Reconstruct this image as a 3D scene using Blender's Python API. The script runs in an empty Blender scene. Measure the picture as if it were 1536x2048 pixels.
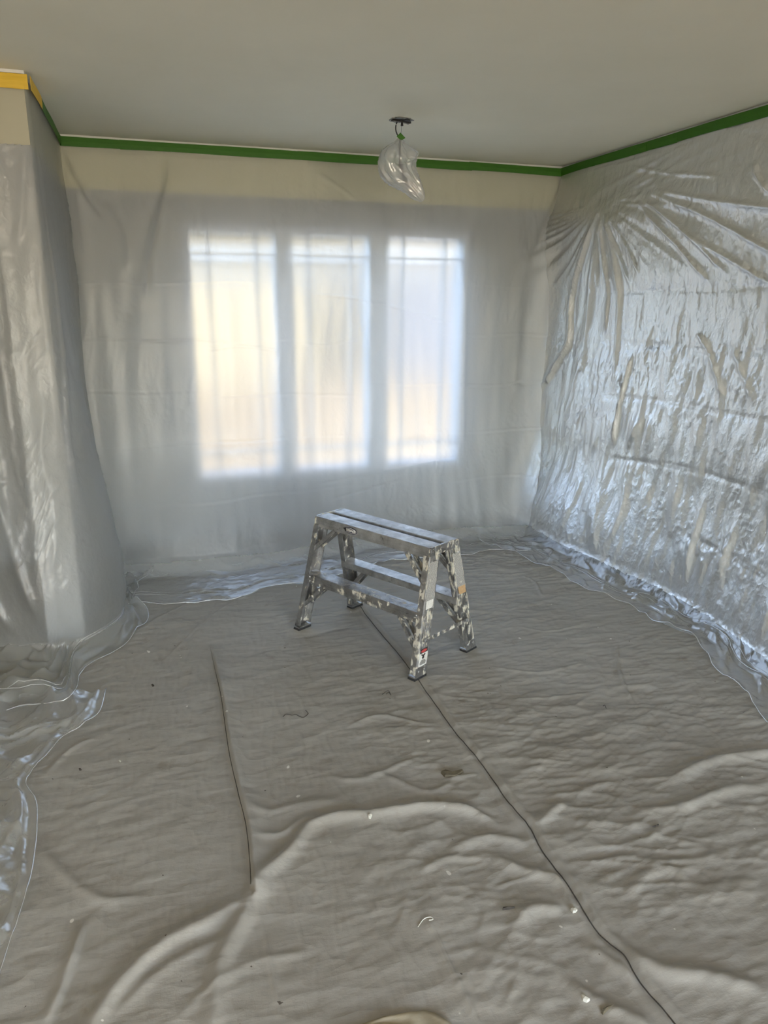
import bpy, bmesh, math, random
import numpy as np
from mathutils import Vector, Matrix
SC = bpy.context.scene
COL = SC.collection
random.seed(7)
PI = math.pi

# ------------------------------------------------------------------ camera
FPX, YAW, PITCH, ROLL, CAMH = 1503.0, .3033, .2761, .0073, 1.5845
def cam_basis():
    cy, sy, cp, sp = math.cos(YAW), math.sin(YAW), math.cos(PITCH), math.sin(PITCH)
    f = np.array([sy*cp, cy*cp, -sp]); r = np.array([cy, -sy, 0.]); u = np.cross(r, f)
    cr, sr = math.cos(ROLL), math.sin(ROLL)
    return f, cr*r+sr*u, -sr*r+cr*u
CF, CR, CU = cam_basis()
CAMP = np.array([0, 0, CAMH])
cd = bpy.data.cameras.new('camera'); cam = bpy.data.objects.new('camera', cd); COL.objects.link(cam)
M3 = Matrix(((CR[0], CU[0], -CF[0]), (CR[1], CU[1], -CF[1]), (CR[2], CU[2], -CF[2])))
cam.matrix_world = Matrix.Translation((0, 0, CAMH)) @ M3.to_4x4()
cd.sensor_width = 36; cd.sensor_fit = 'AUTO'; cd.lens = FPX/2048*36; cd.clip_start = .02
SC.camera = cam

# ------------------------------------------------------------------ light
SC.view_settings.view_transform = 'Standard'; SC.view_settings.look = 'None'
SC.view_settings.gamma = 1; SC.view_settings.use_curve_mapping = False
SC.view_settings.exposure = 0.06
SC.cycles.use_denoising = True
SC.cycles.max_bounces = 10; SC.cycles.transparent_max_bounces = 16
SC.cycles.sample_clamp_indirect = 6
world = bpy.data.worlds.new('world'); SC.world = world; world.use_nodes = True
wn = world.node_tree; wn.nodes.clear()
wo = wn.nodes.new('ShaderNodeOutputWorld'); wb_ = wn.nodes.new('ShaderNodeBackground'); sk = wn.nodes.new('ShaderNodeTexSky')
sk.sky_type = 'NISHITA'; sk.sun_disc = False; sk.sun_elevation = math.radians(38); sk.sun_rotation = math.radians(139)
hsv = wn.nodes.new('ShaderNodeHueSaturation'); hsv.inputs['Saturation'].default_value = .72
wn.links.new(sk.outputs[0], hsv.inputs['Color']); wn.links.new(hsv.outputs[0], wb_.inputs[0]); wn.links.new(wb_.outputs[0], wo.inputs[0]); wb_.inputs[1].default_value = 2.5
sl = bpy.data.lights.new('sun', 'SUN'); sl.energy = 15; sl.angle = .01; sl.color = (1, .90, .74)
so = bpy.data.objects.new('sun', sl); COL.objects.link(so)
so.rotation_euler = Vector((.62, .72, -.86)).to_track_quat('-Z', 'Y').to_euler()
def area(name, loc, direction, sx, sy, power, color, portal=False):
    l = bpy.data.lights.new(name, 'AREA'); l.shape = 'RECTANGLE'; l.size = sx; l.size_y = sy
    l.energy = power; l.color = color
    o = bpy.data.objects.new(name, l); COL.objects.link(o); o.location = loc
    o.rotation_euler = Vector(direction).to_track_quat('-Z', 'Y').to_euler()
    if portal: l.cycles.is_portal = True
    return o
WX0, WX1, WZ0, WZ1 = .30, 2.08, .48, 1.975      # window glass extent
D, RX, LX, YH, ZB, HC = 4.843, 2.746, -.381, 3.596, 2.171, 2.44
YF = -3.6
area('window_portal', ((WX0+WX1)/2, D+.16, (WZ0+WZ1)/2), (0, -1, 0), WX1-WX0+.1, WZ1-WZ0+.1, 1, (1, 1, 1), True)
# daylight that comes in through the wide glazed opening behind the photographer
area('rear_daylight', (.9, YF+.05, 1.15), (0, 1, .62), 3.4, 2.0, 34, (1, .91, .74))
area('side_fill', (-2.3, .6, 1.2), (1, .15, .1), 2.0, 1.9, 12, (1, .93, .82))  # unseen warm area lamp before the closed left wall, no window there

# ------------------------------------------------------------------ helpers
def ray(px, py):
    return CF*FPX + CR*(px-768) + CU*(1024-py)
def on_z(px, py, z=0.0):
    d = ray(px, py); return CAMP + d*((z-CAMH)/d[2])
def on_plane(px, py, p0, n):
    d = ray(px, py); n = np.array(n, float); return CAMP + d*(((np.array(p0, float)-CAMP)@n)/(d@n))
def on_x(px, py, x): return on_plane(px, py, (x, 0, 0), (1, 0, 0))
def on_y(px, py, y): return on_plane(px, py, (0, y, 0), (0, 1, 0))
def link(name, me, mat=None, parent=None, smooth=False):
    o = bpy.data.objects.new(name, me); COL.objects.link(o)
    if mat:
        for m in (mat if isinstance(mat, (list, tuple)) else [mat]): me.materials.append(m)
    if parent: o.parent = parent
    if smooth: me.polygons.foreach_set('use_smooth', [True]*len(me.polygons))
    return o
def obj(name, bm, mat=None, parent=None, smooth=False):
    me = bpy.data.meshes.new(name); bm.normal_update(); bm.to_mesh(me); bm.free()
    return link(name, me, mat, parent, smooth)
def tag(o, label=None, cat=None, group=None, kind=None):
    if label: o['label'] = label
    if cat: o['category'] = cat
    if group: o['group'] = group
    if kind: o['kind'] = kind
    return o
def empty(name, loc=(0, 0, 0), rz=0):
    o = bpy.data.objects.new(name, None); COL.objects.link(o); o.location = loc; o.rotation_euler = (0, 0, rz)
    o.empty_display_size = .1; return o
def box(bm, x0, x1, y0, y1, z0, z1, mi=0):
    vs = [bm.verts.new(p) for p in ((x0,y0,z0),(x1,y0,z0),(x1,y1,z0),(x0,y1,z0),(x0,y0,z1),(x1,y0,z1),(x1,y1,z1),(x0,y1,z1))]
    for f in ((3,2,1,0),(4,5,6,7),(0,1,5,4),(1,2,6,5),(2,3,7,6),(3,0,4,7)):
        bm.faces.new([vs[i] for i in f]).material_index = mi
def prism(bm, prof, a, b, up, side, cap=True):
    """extrude 2D profile [(s,t)] from a to b; s along side, t along up"""
    a, b, up, side = Vector(a), Vector(b), Vector(up), Vector(side)
    A = [bm.verts.new(a+side*s+up*t) for s, t in prof]; B = [bm.verts.new(b+side*s+up*t) for s, t in prof]
    n = len(prof)
    for i in range(n):
        bm.faces.new((A[i], A[(i+1) % n], B[(i+1) % n], B[i]))
    if cap:
        bm.faces.new(A[::-1]); bm.faces.new(B)
    return A, B
def tube(bm, pts, rad, n=8, cap=True):
    pts = [Vector(p) for p in pts]; rings = []
    rads = rad if isinstance(rad, (list, tuple)) else [rad]*len(pts)
    ref = Vector((0, 0, 1))
    for i, p in enumerate(pts):
        t = (pts[min(i+1, len(pts)-1)]-pts[max(i-1, 0)]).normalized()
        if abs(t.dot(ref)) > .97: ref = Vector((1, .1, 0))
        a = t.cross(ref).normalized(); b = a.cross(t)
        rings.append([bm.verts.new(p+(a*math.cos(k*2*PI/n)+b*math.sin(k*2*PI/n))*rads[i]) for k in range(n)])
    for i in range(len(rings)-1):
        for k in range(n):
            bm.faces.new((rings[i][k], rings[i][(k+1) % n], rings[i+1][(k+1) % n], rings[i+1][k]))
    if cap: bm.faces.new(rings[0][::-1]); bm.faces.new(rings[-1])
def grid_mesh(name, P, flip=False):
    nu, nv = P.shape[:2]
    me = bpy.data.meshes.new(name)
    idx = np.arange(nu*nv).reshape(nu, nv)
    q = np.stack([idx[:-1, :-1], idx[1:, :-1], idx[1:, 1:], idx[:-1, 1:]], -1).reshape(-1, 4)
    if flip: q = q[:, ::-1]
    me.vertices.add(nu*nv); me.vertices.foreach_set('co', P.reshape(-1).astype(np.float32))
    me.loops.add(q.size); me.loops.foreach_set('vertex_index', np.ascontiguousarray(q).reshape(-1).astype(np.int32))
    me.polygons.add(len(q)); me.polygons.foreach_set('loop_start', np.arange(0, q.size, 4, dtype=np.int32))
    me.polygons.foreach_set('use_smooth', np.ones(len(q), bool))
    me.update(); me.validate(); return me
def fnoise(nu, nv, du, dv, lu, lv, seed, ang=0.0, slope=1.0):
    """smooth random field, unit std; lu, lv = feature length (m) along u and v"""
    r = np.random.default_rng(seed); w = r.standard_normal((nu, nv))
    ku = np.fft.fftfreq(nu, du)[:, None]; kv = np.fft.fftfreq(nv, dv)[None, :]
    c, s = math.cos(ang), math.sin(ang)
    a = (ku*c+kv*s)*lu; b = (-ku*s+kv*c)*lv
    k2 = a*a+b*b
    F = np.fft.fft2(w)*np.exp(-k2*.9)/(1+k2)**(slope*.5)
    f = np.real(np.fft.ifft2(F)); f -= f.mean(); return f/f.std()
def ridged(f, p=1.0): return 1-np.minimum(1, np.abs(f)*.9)**p
def sstep(a, b, x):
    t = np.clip((x-a)/(b-a), 0, 1); return t*t*(3-2*t)
def polydist(U, V, poly):
    """unsigned dist, signed side, arclength fraction"""
    best = np.full(U.shape, 1e9); sg = np.zeros(U.shape); fr = np.zeros(U.shape)
    L = [math.hypot(poly[i+1][0]-poly[i][0], poly[i+1][1]-poly[i][1]) for i in range(len(poly)-1)]
    tot = sum(L) or 1; acc = 0
    for i in range(len(poly)-1):
        ax, ay = poly[i]; bx, by = poly[i+1]; dx, dy = bx-ax, by-ay; l2 = dx*dx+dy*dy+1e-12
        t = np.clip(((U-ax)*dx+(V-ay)*dy)/l2, 0, 1); ex, ey = U-ax-t*dx, V-ay-t*dy
        d = np.hypot(ex, ey); m = d < best
        best = np.where(m, d, best); sg = np.where(m, np.sign(dx*ey-dy*ex), sg); fr = np.where(m, (acc+t*L[i])/tot, fr)
        acc += L[i]
    return best, sg, fr
def spline(poly, k=6):
    P = [np.array(p, float) for p in poly]; out = []
    for i in range(len(P)-1):
        p0 = P[max(i-1, 0)]; p1 = P[i]; p2 = P[i+1]; p3 = P[min(i+2, len(P)-1)]
        for j in range(k):
            t = j/k
            out.append(tuple(.5*((2*p1)+(-p0+p2)*t+(2*p0-5*p1+4*p2-p3)*t*t+(-p0+3*p1-3*p2+p3)*t**3)))
    out.append(tuple(P[-1])); return out
def ridge(Hf, U, V, poly, h, w, asym=1.0, pw=1.5, taper=.25):
    """adds a fold to Hf; asym > 1: steeper on the left side of the line's direction"""
    xs = [p[0] for p in poly]; ys = [p[1] for p in poly]; m = 4*w+.02
    u = U[:, 0]; v = V[0, :]
    i0, i1 = np.searchsorted(u, [min(xs)-m, max(xs)+m]); j0, j1 = np.searchsorted(v, [min(ys)-m, max(ys)+m])
    if i1 <= i0 or j1 <= j0: return
    sl_ = (slice(i0, i1), slice(j0, j1))
    d, sg, fr = polydist(U[sl_], V[sl_], poly)
    ww = np.where(sg > 0, w/asym, w)
    env = np.clip(np.minimum(fr, 1-fr)/taper, 0, 1) if taper > 0 else 1
    env = env*env*(3-2*env) if taper > 0 else 1
    Hf[sl_] += h*env*np.exp(-(d/ww)**pw)

# ------------------------------------------------------------------ materials
def new_mat(name):
    m = bpy.data.materials.new(name); m.use_nodes = True; m.node_tree.nodes.clear()
    return m, m.node_tree.nodes, m.node_tree.links
def noise(N, L, scale, detail=4, rough=.55, coord='Object', mapscale=None, rot=None):
    tc = N.new('ShaderNodeTexCoord'); t = N.new('ShaderNodeTexNoise')
    t.inputs['Scale'].default_value = scale; t.inputs['Detail'].default_value = detail; t.inputs['Roughness'].default_value = rough
    if mapscale:
        mp = N.new('ShaderNodeMapping'); mp.inputs['Scale'].default_value = mapscale
        if rot: mp.inputs['Rotation'].default_value = rot
        L.new(tc.outputs[coord], mp.inputs[0]); L.new(mp.outputs[0], t.inputs['Vector'])
    else: L.new(tc.outputs[coord], t.inputs['Vector'])
    return t
def ramp(N, L, src, stops):
    r = N.new('ShaderNodeValToRGB'); e = r.color_ramp.elements
    while len(e) < len(stops): e.new(.5)
    for i, (p, c) in enumerate(stops):
        e[i].position = p; e[i].color = (*c, 1) if len(c) == 3 else c
    L.new(src, r.inputs[0]); return r
def bumpn(N, L, src, strength, dist, prev=None):
    b = N.new('ShaderNodeBump'); b.inputs['Strength'].default_value = strength; b.inputs['Distance'].default_value = dist
    L.new(src, b.inputs['Height'])
    if prev: L.new(prev.outputs[0], b.inputs['Normal'])
    return b
def rnoise(N, L, scale, mapscale=None, rot=None, detail=2):
    n = noise(N, L, scale, detail, .5, mapscale=mapscale, rot=rot)
    a = N.new('ShaderNodeMath'); a.operation = 'SUBTRACT'; a.inputs[1].default_value = .5; L.new(n.outputs[0], a.inputs[0])
    b = N.new('ShaderNodeMath'); b.operation = 'ABSOLUTE'; L.new(a.outputs[0], b.inputs[0])
    c = N.new('ShaderNodeMath'); c.operation = 'MULTIPLY'; c.inputs[1].default_value = 5; c.use_clamp = True; L.new(b.outputs[0], c.inputs[0])
    d = N.new('ShaderNodeMath'); d.operation = 'SUBTRACT'; d.inputs[0].default_value = 1; L.new(c.outputs[0], d.inputs[1]); return d
def pbr(name, c0, c1, rough=.6, metal=0, scale=20, bump=.2, bdist=.001, spec=.5, mapscale=None, detail=4):
    m, N, L = new_mat(name); o = N.new('ShaderNodeOutputMaterial'); p = N.new('ShaderNodeBsdfPrincipled')
    n = noise(N, L, scale, detail, mapscale=mapscale); r = ramp(N, L, n.outputs[0], [(.3, c0), (.7, c1)])
    L.new(r.outputs[0], p.inputs['Base Color']); p.inputs['Roughness'].default_value = rough
    p.inputs['Metallic'].default_value = metal; p.inputs['Specular IOR Level'].default_value = spec
    b = bumpn(N, L, n.outputs[0], bump, bdist); L.new(b.outputs[0], p.inputs['Normal']); L.new(p.outputs[0], o.inputs[0])
    return m
M = {}
M['ceiling'] = pbr('ceiling paint', (.82, .80, .66), (.85, .83, .69), .75, scale=3, bump=.05)
M['cream'] = pbr('cream wall paint', (.43, .415, .315), (.46, .445, .335), .6, scale=4, bump=.05)
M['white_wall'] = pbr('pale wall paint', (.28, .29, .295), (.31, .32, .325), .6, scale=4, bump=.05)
M['white'] = pbr('white paint', (.78, .78, .76), (.82, .82, .80), .4, scale=8, bump=.03)
M['floor'] = pbr('oak floor', (.22, .13, .07), (.33, .20, .11), .45, scale=6, bump=.1, mapscale=(1, 12, 1))
M['rubber'] = pbr('black rubber', (.012, .012, .014), (.03, .03, .03), .7, scale=80)
M['dark_metal'] = pbr('dark bronze metal', (.035, .032, .03), (.07, .065, .06), .45, .7, scale=60)
M['steel'] = pbr('galvanised steel', (.10, .10, .09), (.40, .40, .37), .5, .6, scale=70, bump=.4)
M['cable'] = pbr('black cable', (.012, .010, .010), (.02, .02, .02), .5)
M['bulb'] = pbr('frosted glass', (.80, .74, .68), (.86, .80, .74), .3)
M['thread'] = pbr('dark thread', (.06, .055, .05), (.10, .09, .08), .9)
M['white_thread'] = pbr('white thread', (.62, .62, .58), (.7, .7, .66), .9)
M['paint_chip'] = pbr('dried paint', (.50, .49, .43), (.66, .65, .58), .6, scale=90, bump=.6)
M['brown_chip'] = pbr('brown scrap', (.10, .085, .055), (.15, .125, .08), .8, scale=60)
M['debris'] = pbr('dark crumb', (.03, .028, .024), (.07, .06, .05), .9, scale=60)
M['kraft'] = pbr('tan canvas scrap', (.36, .32, .23), (.42, .375, .28), .9, scale=30, bump=.8, mapscale=(1, 3, 1))
M['green_tape'] = pbr('green masking tape', (.032, .135, .003), (.040, .16, .004), .62, scale=35, bump=.3, bdist=.001, mapscale=(.5, .5, 3))
M['yellow_tape'] = pbr('yellow masking tape', (.72, .47, .035), (.80, .53, .05), .6, scale=35, bump=.3, mapscale=(.5, .5, 3))
M['red'] = pbr('label red', (.42, .03, .03), (.50, .10, .09), .5, scale=200)
M['black_ink'] = pbr('label black', (.015, .015, .017), (.03, .03, .03), .45)
M['label_white'] = pbr('label white', (.58, .57, .53), (.72, .71, .67), .5, scale=120)
M['label_tan'] = pbr('label tan', (.42, .27, .14), (.50, .34, .18), .6, scale=120)
M['navy'] = pbr('label navy', (.012, .016, .04), (.02, .025, .06), .4)
M['siding'] = pbr('cream siding', (.105, .083, .049), (.120, .096, .057), .8, scale=2, mapscale=(1, 1, 6))
M['grey_siding'] = pbr('grey siding', (.046, .046, .055), (.056, .056, .066), .8, scale=2, mapscale=(1, 1, 6))
M['belt'] = pbr('pale blue trim paint', (.10, .125, .17), (.11, .135, .18), .7, scale=2)
M['roof'] = pbr('grey shingle', (.10, .10, .10), (.17, .16, .16), .9, scale=20)
M['ground'] = pbr('pale concrete', (.20, .19, .17), (.25, .235, .21), .9, scale=5)
M['wood_fence'] = pbr('cedar board', (.085, .064, .041), (.105, .078, .05), .8, scale=4, mapscale=(6, 6, .5))

def mat_glass():
    m, N, L = new_mat('window glass'); o = N.new('ShaderNodeOutputMaterial'); mx = N.new('ShaderNodeMixShader')
    t = N.new('ShaderNodeBsdfTransparent'); t.inputs[0].default_value = (.95, .97, .97, 1)
    g = N.new('ShaderNodeBsdfGlossy'); g.inputs['Roughness'].default_value = .02
    mx.inputs[0].default_value = .015
    L.new(t.outputs[0], mx.inputs[1]); L.new(g.outputs[0], mx.inputs[2]); L.new(mx.outputs[0], o.inputs[0]); return m
M['glass'] = mat_glass()
def mat_plastic(name, clear, rough_t, transl, diff, gloss, grough=.22, bump=.5, ior=1.12, rr=.30, fine=1):
    """thin hazy film: clear share, rough transmitted share, translucent and diffuse share, sheen on top"""
    m, N, L = new_mat(name); o = N.new('ShaderNodeOutputMaterial')
    n1 = noise(N, L, 9, 5, .6, mapscale=(1, 1, .45)); n2 = noise(N, L, 55, 4, .6)
    q1 = rnoise(N, L, 7, (1, 1, .5)); q2 = rnoise(N, L, 22, (1, 1, .8)); b0 = bumpn(N, L, q1.outputs[0], bump, .005*fine); b00 = bumpn(N, L, q2.outputs[0], bump, .0022*fine, b0)
    b1 = bumpn(N, L, n1.outputs[0], bump, .008, b00); b2 = bumpn(N, L, n2.outputs[0], bump*.7, .0022*fine, b1)
    tr = N.new('ShaderNodeBsdfTransparent'); tr.inputs[0].default_value = (.97, .98, .98, 1)
    rf = N.new('ShaderNodeBsdfRefraction'); rf.inputs['Roughness'].default_value = rr; rf.inputs['IOR'].default_value = ior
    rf.inputs[0].default_value = (.96, .97, .97, 1)
    tl = N.new('ShaderNodeBsdfTranslucent'); tl.inputs[0].default_value = (.92, .94, .95, 1)
    df = N.new('ShaderNodeBsdfDiffuse'); df.inputs[0].default_value = (.90, .92, .92, 1)
    gl = N.new('ShaderNodeBsdfGlossy'); gl.inputs['Roughness'].default_value = grough
    for s in (df, gl, rf): L.new(b2.outputs[0], s.inputs['Normal'])
    tot = clear+rough_t; m1 = N.new('ShaderNodeMixShader'); m1.inputs[0].default_value = rough_t/tot
    L.new(tr.outputs[0], m1.inputs[1]); L.new(rf.outputs[0], m1.inputs[2])
    m2 = N.new('ShaderNodeMixShader'); m2.inputs[0].default_value = diff/(diff+transl)
    L.new(tl.outputs[0], m2.inputs[1]); L.new(df.outputs[0], m2.inputs[2])
    m3 = N.new('ShaderNodeMixShader'); m3.inputs[0].default_value = (diff+transl)/(tot+diff+transl)
    L.new(m1.outputs[0], m3.inputs[1]); L.new(m2.outputs[0], m3.inputs[2])
    fr = N.new('ShaderNodeLayerWeight'); fr.inputs[0].default_value = .35; L.new(b2.outputs[0], fr.inputs['Normal'])
    mr = N.new('ShaderNodeMapRange'); mr.inputs['To Min'].default_value = gloss; mr.inputs['To Max'].default_value = min(1, gloss*5)
    L.new(fr.outputs['Fresnel'], mr.inputs[0])
    m4 = N.new('ShaderNodeMixShader'); L.new(mr.outputs[0], m4.inputs[0]); L.new(m3.outputs[0], m4.inputs[1]); L.new(gl.outputs[0], m4.inputs[2])
    L.new(m4.outputs[0], o.inputs[0]); return m
M['film'] = mat_plastic('polythene film', .04, .60, .105, .045, .022, .38, bump=.2, ior=1.20, rr=.66)
M['film_right'] = mat_plastic('crumpled polythene film', .08, .12, .24, .80, .19, .42, bump=.42, fine=1.6)
M['film_left'] = mat_plastic('loose polythene film', .44, .34, .07, .10, .030, .32, bump=.55, ior=1.1, fine=1.5)
M['film_floor'] = mat_plastic('polythene film lying flat', .70, .06, .07, .09, .055, .30, bump=.5, ior=1.05)
M['film_bag'] = mat_plastic('thin bag film', .58, .06, .14, .22, .12, .16, bump=.3)

def mat_canvas():
    m, N, L = new_mat('canvas drop cloth'); o = N.new('ShaderNodeOutputMaterial'); p = N.new('ShaderNodeBsdfPrincipled')
    n = noise(N, L, 1.7, 6, .65); r = ramp(N, L, n.outputs[0], [(.32, (.315, .295, .26)), (.5, (.345, .33, .295)), (.7, (.37, .355, .32))])
    # grime smudges
    g = noise(N, L, 6.5, 5, .7); gr = ramp(N, L, g.outputs[0], [(.60, (0, 0, 0)), (.72, (1, 1, 1))])
    mx = N.new('ShaderNodeMixRGB'); mx.blend_type = 'MULTIPLY'; mx.inputs[2].default_value = (.80, .77, .73, 1)
    L.new(gr.outputs[0], mx.inputs[0]); L.new(r.outputs[0], mx.inputs[1])
    # specks of dirt and of white paint
    v = noise(N, L, 42, 2, .5); vr = ramp(N, L, v.outputs[0], [(.775, (0, 0, 0)), (.79, (1, 1, 1))])
    mx2 = N.new('ShaderNodeMixRGB'); mx2.inputs[2].default_value = (.10, .085, .07, 1); L.new(vr.outputs[0], mx2.inputs[0]); L.new(mx.outputs[0], mx2.inputs[1])
    v2 = noise(N, L, 26, 1, .4, mapscale=(1.1, .9, 1)); vr2 = ramp(N, L, v2.outputs[0], [(.80, (0, 0, 0)), (.81, (1, 1, 1))])
    mx3 = N.new('ShaderNodeMixRGB'); mx3.inputs[2].default_value = (.62, .60, .55, 1); L.new(vr2.outputs[0], mx3.inputs[0]); L.new(mx2.outputs[0], mx3.inputs[1])
    L.new(mx3.outputs[0], p.inputs['Base Color']); p.inputs['Roughness'].default_value = .88
    p.inputs['Specular IOR Level'].default_value = .3
    w = noise(N, L, 420, 2, .5, mapscale=(1, .25, 1)); w2 = noise(N, L, 420, 2, .5, mapscale=(.25, 1, 1))
    c = noise(N, L, 38, 5, .6, mapscale=(.5, 1.2, 1), rot=(0, 0, .2))
    b = bumpn(N, L, w.outputs[0], .25, .0006); b2 = bumpn(N, L, w2.outputs[0], .25, .0006, b); b3 = bumpn(N, L, c.outputs[0], .35, .005, b2)
    q1 = rnoise(N, L, 4.5, (.7, 1.2, 1), (0, 0, .35)); q2 = rnoise(N, L, 10, (.6, 1.2, 1), (0, 0, -.5)); q3 = rnoise(N, L, 7, (1.4, .5, 1), (0, 0, .1))
    b4 = bumpn(N, L, q1.outputs[0], .5, .006, b3); b5 = bumpn(N, L, q2.outputs[0], .5, .003, b4); b6 = bumpn(N, L, q3.outputs[0], .4, .002, b5)
    L.new(b6.outputs[0], p.inputs['Normal']); L.new(p.outputs[0], o.inputs[0]); return m
M['canvas'] = mat_canvas()
def mat_alu(name, thr, seed, br=1.0):
    m, N, L = new_mat(name); o = N.new('ShaderNodeOutputMaterial'); p = N.new('ShaderNodeBsdfPrincipled')
    n = noise(N, L, 18, 5, .6); r = ramp(N, L, n.outputs[0], [(.3, (.26*br,)*3), (.55, (.40*br,)*3), (.8, (.54*br,)*3)])
    sc = noise(N, L, 40, 5, .7, mapscale=(1, 1, 1)); rg = ramp(N, L, sc.outputs[0], [(.3, (.28,)*3), (.7, (.52,)*3)])
    tc = N.new('ShaderNodeTexCoord'); mp = N.new('ShaderNodeMapping'); mp.inputs['Location'].default_value = (seed, seed*.7, 0); mp.inputs['Scale'].default_value = (1, 1, .5)
    L.new(tc.outputs['Object'], mp.inputs[0]); t = N.new('ShaderNodeTexNoise'); t.inputs['Scale'].default_value = 42; t.inputs['Detail'].default_value = 7; t.inputs['Roughness'].default_value = .68
    L.new(mp.outputs[0], t.inputs['Vector']); k = ramp(N, L, t.outputs[0], [(thr, (0, 0, 0)), (thr+.02, (1, 1, 1))])
    mx = N.new('ShaderNodeMixRGB'); mx.inputs[2].default_value = (.56, .53, .45, 1); L.new(k.outputs[0], mx.inputs[0]); L.new(r.outputs[0], mx.inputs[1])
    # dark grime
    t2 = noise(N, L, 26, 6, .75); k2 = ramp(N, L, t2.outputs[0], [(.58, (0, 0, 0)), (.74, (1, 1, 1))])
    mx2 = N.new('ShaderNodeMixRGB'); mx2.inputs[2].default_value = (.12, .11, .10, 1); L.new(k2.outputs[0], mx2.inputs[0]); L.new(mx.outputs[0], mx2.inputs[1])
    L.new(mx2.outputs[0], p.inputs['Base Color'])
    sub = N.new('ShaderNodeMath'); sub.operation = 'SUBTRACT'; sub.use_clamp = True; sub.inputs[0].default_value = .92; L.new(k.outputs[0], sub.inputs[1])
    L.new(sub.outputs[0], p.inputs['Metallic'])
    add = N.new('ShaderNodeMath'); add.operation = 'MAXIMUM'; L.new(rg.outputs[0], add.inputs[0]); ml = N.new('ShaderNodeMath'); ml.operation = 'MULTIPLY'; ml.inputs[1].default_value = .75
    L.new(k.outputs[0], ml.inputs[0]); L.new(ml.outputs[0], add.inputs[1]); L.new(add.outputs[0], p.inputs['Roughness'])
    b = bumpn(N, L, k.outputs[0], .4, .0008); b2 = bumpn(N, L, sc.outputs[0], .15, .001, b)
    L.new(b2.outputs[0], p.inputs['Normal']); L.new(p.outputs[0], o.inputs[0]); return m
M['alu'] = mat_alu('paint spattered aluminium', .565, 1.3)
M['alu_heavy'] = mat_alu('thickly spattered aluminium', .515, 4.1)
M['alu_clean'] = mat_alu('worn aluminium tread', .66, 2.2, 1.55)
def mat_print(name):
    """white sticker with rows of tiny illegible print"""
    m, N, L = new_mat(name); o = N.new('ShaderNodeOutputMaterial'); p = N.new('ShaderNodeBsdfPrincipled')
    tc = N.new('ShaderNodeTexCoord'); mp = N.new('ShaderNodeMapping'); mp.inputs['Scale'].default_value = (1, 1, 1)
    L.new(tc.outputs['UV'], mp.inputs[0])
    w = N.new('ShaderNodeTexWave'); w.wave_type = 'BANDS'; w.bands_direction = 'Y'; w.inputs['Scale'].default_value = 5; w.inputs['Distortion'].default_value = 1.5; w.inputs['Detail Scale'].default_value = 6
    L.new(mp.outputs[0], w.inputs['Vector'])
    n = N.new('ShaderNodeTexNoise'); n.inputs['Scale'].default_value = 13; n.inputs['Detail'].default_value = 2; L.new(mp.outputs[0], n.inputs['Vector'])
    ml = N.new('ShaderNodeMath'); ml.operation = 'MULTIPLY'; L.new(w.outputs[1], ml.inputs[0]); L.new(n.outputs[0], ml.inputs[1])
    r = ramp(N, L, ml.outputs[0], [(.17, (.60, .59, .55)), (.25, (.07, .07, .07))])
    n2 = noise(N, L, 30, 4, .7); k = ramp(N, L, n2.outputs[0], [(.60, (0, 0, 0)), (.64, (1, 1, 1))])
    mx = N.new('ShaderNodeMixRGB'); mx.inputs[2].default_value = (.50, .48, .42, 1); L.new(k.outputs[0], mx.inputs[0]); L.new(r.outputs[0], mx.inputs[1])
    L.new(mx.outputs[0], p.inputs['Base Color']); p.inputs['Roughness'].default_value = .55; L.new(p.outputs[0], o.inputs[0]); return m
M['print'] = mat_print('warning label print')

# ------------------------------------------------------------------ setting
def struct(name, bm, mat): return tag(obj(name, bm, mat), kind='structure')
T = .18
XL = -2.5
bm = bmesh.new(); box(bm, XL-T, RX+T, YF-T, D+T, -.15, 0); struct('floor', bm, M['floor'])
bm = bmesh.new(); box(bm, XL-T, RX+T, YF-T, D+T, HC, HC+.2); struct('ceiling', bm, M['ceiling'])
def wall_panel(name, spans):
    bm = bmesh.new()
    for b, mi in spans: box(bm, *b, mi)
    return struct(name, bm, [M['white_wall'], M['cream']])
fo = .045   # window opening is this much wider than the glass
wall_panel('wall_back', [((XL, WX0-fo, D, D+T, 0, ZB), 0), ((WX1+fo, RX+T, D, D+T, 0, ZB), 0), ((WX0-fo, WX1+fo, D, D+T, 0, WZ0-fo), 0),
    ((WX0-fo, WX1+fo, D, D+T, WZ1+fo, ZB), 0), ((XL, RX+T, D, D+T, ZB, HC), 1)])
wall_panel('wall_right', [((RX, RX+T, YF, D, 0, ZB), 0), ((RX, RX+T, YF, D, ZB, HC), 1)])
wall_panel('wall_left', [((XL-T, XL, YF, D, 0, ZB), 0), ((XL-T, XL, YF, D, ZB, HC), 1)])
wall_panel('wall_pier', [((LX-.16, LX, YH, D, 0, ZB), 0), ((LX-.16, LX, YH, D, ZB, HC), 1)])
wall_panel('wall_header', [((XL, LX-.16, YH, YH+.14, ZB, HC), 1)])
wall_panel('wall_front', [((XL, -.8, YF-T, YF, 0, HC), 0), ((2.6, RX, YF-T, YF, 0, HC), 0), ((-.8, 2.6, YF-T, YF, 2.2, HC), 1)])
# thin caulk bead between ceiling and walls (the white line above the tape)
bm = bmesh.new(); box(bm, LX, RX, D-.006, D, HC-.012, HC); box(bm, RX-.006, RX, 0, D, HC-.012, HC); box(bm, LX, LX+.006, YH, D, HC-.012, HC); box(bm, XL, LX+.006, YH-.006, YH, HC-.012, HC)
struct('trim_1', bm, M['white'])

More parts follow.
